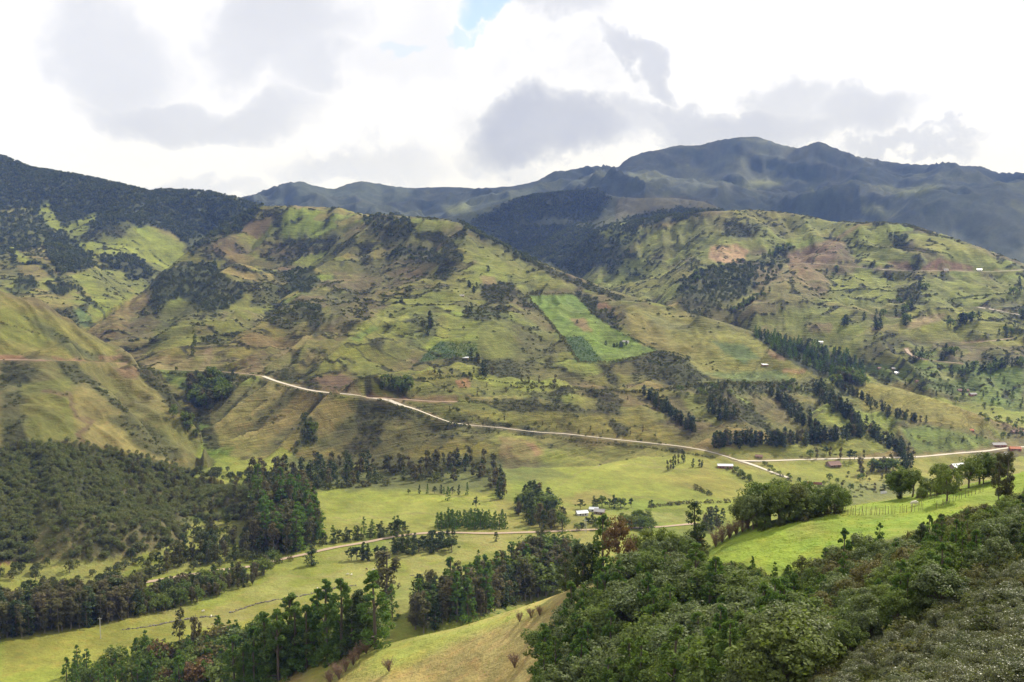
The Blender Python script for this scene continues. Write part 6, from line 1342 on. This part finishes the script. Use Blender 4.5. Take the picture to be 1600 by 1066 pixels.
HG = [([(225,581),(262,583),(300,585),(360,588),(400,592)], 2.4, "scrub on the lower verge of the upper road, left of the ravine wood", 900, 1500), ([(430,601),(470,611),(510,618),(555,624)], 1.6, "low scrub on the lower verge of the pale road stretch", 900, 1400), ([(823,462),(840,482),(860,505),(880,530),(892,548),(903,566)], 2.6, "hedge down the left side of the bright green field", 1000, 2200), ([(822,462),(850,460),(895,459)], 2.2, "hedge along the top of the bright green field", 1000, 2200),
 ([(903,566),(930,566),(960,566),(985,561),(1010,554),(1028,549)], 2.2, "hedge along the foot of the bright green field", 1000, 2200), ([(962,515),(985,528),(1008,540),(1028,549),(1060,553),(1078,560)], 2.2, "dark bank hedge at the right of the bright green field", 1000, 2200),
 ([(655,592),(680,593),(700,590),(735,588),(760,594),(800,600),(850,600)], 2.0, "hedge below the loose row of trees on the lower hill", 1000, 1900), ([(800,606),(850,606),(900,608),(960,612),(1010,614)], 2.8, "long dark hedge crossing the lower hill", 1000, 1900),
 ([(1020,612),(1060,606),(1120,600),(1180,600),(1240,598)], 3, "hedge under the crop strips of the ridge nose", 1000, 1900), ([(600,505),(625,515),(640,525),(660,527)], 1.8, "thin hedge on the lit shoulder of the central hill", 1000, 2200),
 ([(715,628),(780,630),(830,632),(900,640)], 2.4, "scrubby hedge following the red side track", 950, 1500), ([(590,626),(640,642),(700,662),(740,668)], 2.2, "bushes growing on the upper verge of the road bend", 950, 1500),
 ([(800,680),(860,685),(930,692),(1000,698),(1080,710),(1120,716)], 1.8, "low green hedge on the lower verge of the valley road", 900, 1400), ([(1000,795),(1040,790),(1080,786),(1140,785)], 2.5, "dark hedge at the bottom of the wide valley pasture", 500, 1200),
 ([(1435,684),(1448,692),(1460,698),(1475,702)], 2.0, "short dark hedge crossing the bright field above the road", 900, 1500), ([(1310,346),(1350,347),(1400,350),(1440,360),(1480,372)], 3, "hedge on the crest of the right-hand hill", 1500, 3300),
 ([(1400,388),(1440,395),(1480,396),(1490,405)], 2.6, "hedge curving across the upper fields of the far hill", 1500, 3300), ([(1340,384),(1380,388),(1430,388),(1470,396)], 2.6, "hedge between two pastures near the top of the far hill", 1500, 3300),
 ([(1480,470),(1530,462),(1590,458)], 2.6, "hedge over the pasture at the right end of the far hill", 1300, 3300), ([(1300,455),(1350,452),(1400,456),(1440,448)], 2.6, "dark hedge along the middle terrace of the far hill", 1300, 3300),
 ([(300,555),(305,530),(302,510)], 2.4, "straight thin hedge down the dry slope of the central hill", 1200, 2700), ([(0,505),(40,515),(70,525)], 1.8, "faint hedge on the left spur above the red road cut", 800, 1990),
 ([(1450,600),(1500,606),(1540,612)], 2.2, "hedge between gardens in the far hamlet", 1000, 2000), ([(845,400),(870,412),(880,420)], 2.6, "short hedge near the shoulder of the central hill", 1400, 2700)]
for ln, h, lab, lo, hi in HG: hedge(ln, h, lab, lo, hi)
# ======== cattle grazing
M_cream = plain_mat("cream_hide", (.62, .57, .48), scale=2); M_brownh = plain_mat("brown_hide", (.16, .09, .05), scale=2)
def cow(px, py, mat, label, lo, hi, turn=0, group=None):
    p = pick(px, py, lo, hi); k = bpy.data.objects.new("cow", None); COLL.objects.link(k); k.location = (p[0], p[1], p[2]); k.rotation_euler.z = R(turn); k.scale = (.95,)*3; tag(k, label, "cow", group)
    me = bpy.data.meshes.new("body"); vs = [(-.75, 0, 1.05), (-.35, 0, 1.0), (.3, 0, 1.0), (.7, 0, 1.1), (1.0, 0, .95), (1.2, 0, .55), (1.35, 0, .3)]
    ed = [(i, i+1) for i in range(6)]; rd = [.26, .34, .36, .28, .17, .13, .09]
    for sx, yy in ((-.65, .2), (-.65, -.2), (.6, .2), (.6, -.2)):
        a = 0 if sx < 0 else 3; vs += [(sx, yy, .75), (sx-.03*(1 if sx < 0 else -1), yy, .42), (sx, yy, .0)]; n = len(vs); ed += [(a, n-3), (n-3, n-2), (n-2, n-1)]; rd += [.14, .07, .055]
    vs += [(-.95, 0, .95), (-1.0, 0, .45)]; ed += [(0, len(vs)-2), (len(vs)-2, len(vs)-1)]; rd += [.04, .025]
    me.from_pydata(vs, ed, []); b = link(bpy.data.objects.new("body", me), k); me.materials.append(mat)
    b.modifiers.new('skin', 'SKIN'); me_skin = me.skin_vertices[0].data if me.skin_vertices else None
    if me_skin is None: me.skin_vertices if True else None
    for i, r_ in enumerate(rd):
        if me_skin: me_skin[i].radius = (r_, r_); me_skin[i].use_root = (i == 2)
    b.modifiers.new('sub', 'SUBSURF').render_levels = 1
    for s in (-1, 1):
        part("ear", [(np.array([(1.15, s*.1, .68), (1.2, s*.26, .70), (1.1, s*.2, .62)]), np.array([(0, 1, 2, 2)]))], mat, k)
    return k
for i, (px, py, m, lab, lo, hi) in enumerate([(543,899,M_cream,"cream cow grazing at the left of the pair in mid pasture",400,800), (549,900,M_cream,"cream cow grazing at the right of the pair in mid pasture",400,800), (573,891,M_brownh,"dark cow grazing below the short row of trees",400,800),
   (584,892,M_cream,"pale cow grazing beside the dark one below the short row",400,800), (496,921,M_cream,"pale cow near the long stone wall",400,800), (506,919,M_brownh,"brown cow near the upper end of the long stone wall",400,800),
   (317,957,M_cream,"pale cow between the belt and the broken stone wall",400,800), (330,965,M_cream,"pale cow right above the broken stone wall",400,800), (936,729,M_cream,"lone pale cow on the wide pasture under the valley road",800,1200), (1393,708,M_cream,"pale cow on the field beside the belt to the road",850,1300)]):
    cow(px, py, m, lab, lo, hi, i*67)
# a pale lying cow on the meadow
cow(1428, 791, M_cream, "pale cow on the bright meadow just behind the post fence", 150, 330, 10)
# ---------------- the air
hm, nt = new_mat("air"); pv = nt.nodes.new('ShaderNodeVolumePrincipled'); pv.inputs['Color'].default_value = (.20, .36, 1.0, 1); pv.inputs['Absorption Color'].default_value = (1, 1, 1, 1); pv.inputs['Density'].default_value = 4.7e-5; pv.inputs['Anisotropy'].default_value = .0
ho = nt.nodes.new('ShaderNodeOutputMaterial'); nt.links.new(pv.outputs[0], ho.inputs['Volume'])
x0, x1, y0, y1, z0, z1 = -6400, 6400, -300, 10200, float(Z.min())-1.5, float(Z.max())+25
V = np.array([(x, y, z) for x in (x0, x1) for y in (y0, y1) for z in (z0, z1)])
q = np.array([(0, 1, 3, 2), (4, 6, 7, 5), (0, 4, 5, 1), (2, 3, 7, 6), (0, 2, 6, 4), (1, 5, 7, 3)])
haze = link(bpy.data.objects.new("haze", mesh_np("haze", V, q, [hm]))); tag(haze, kind='stuff')
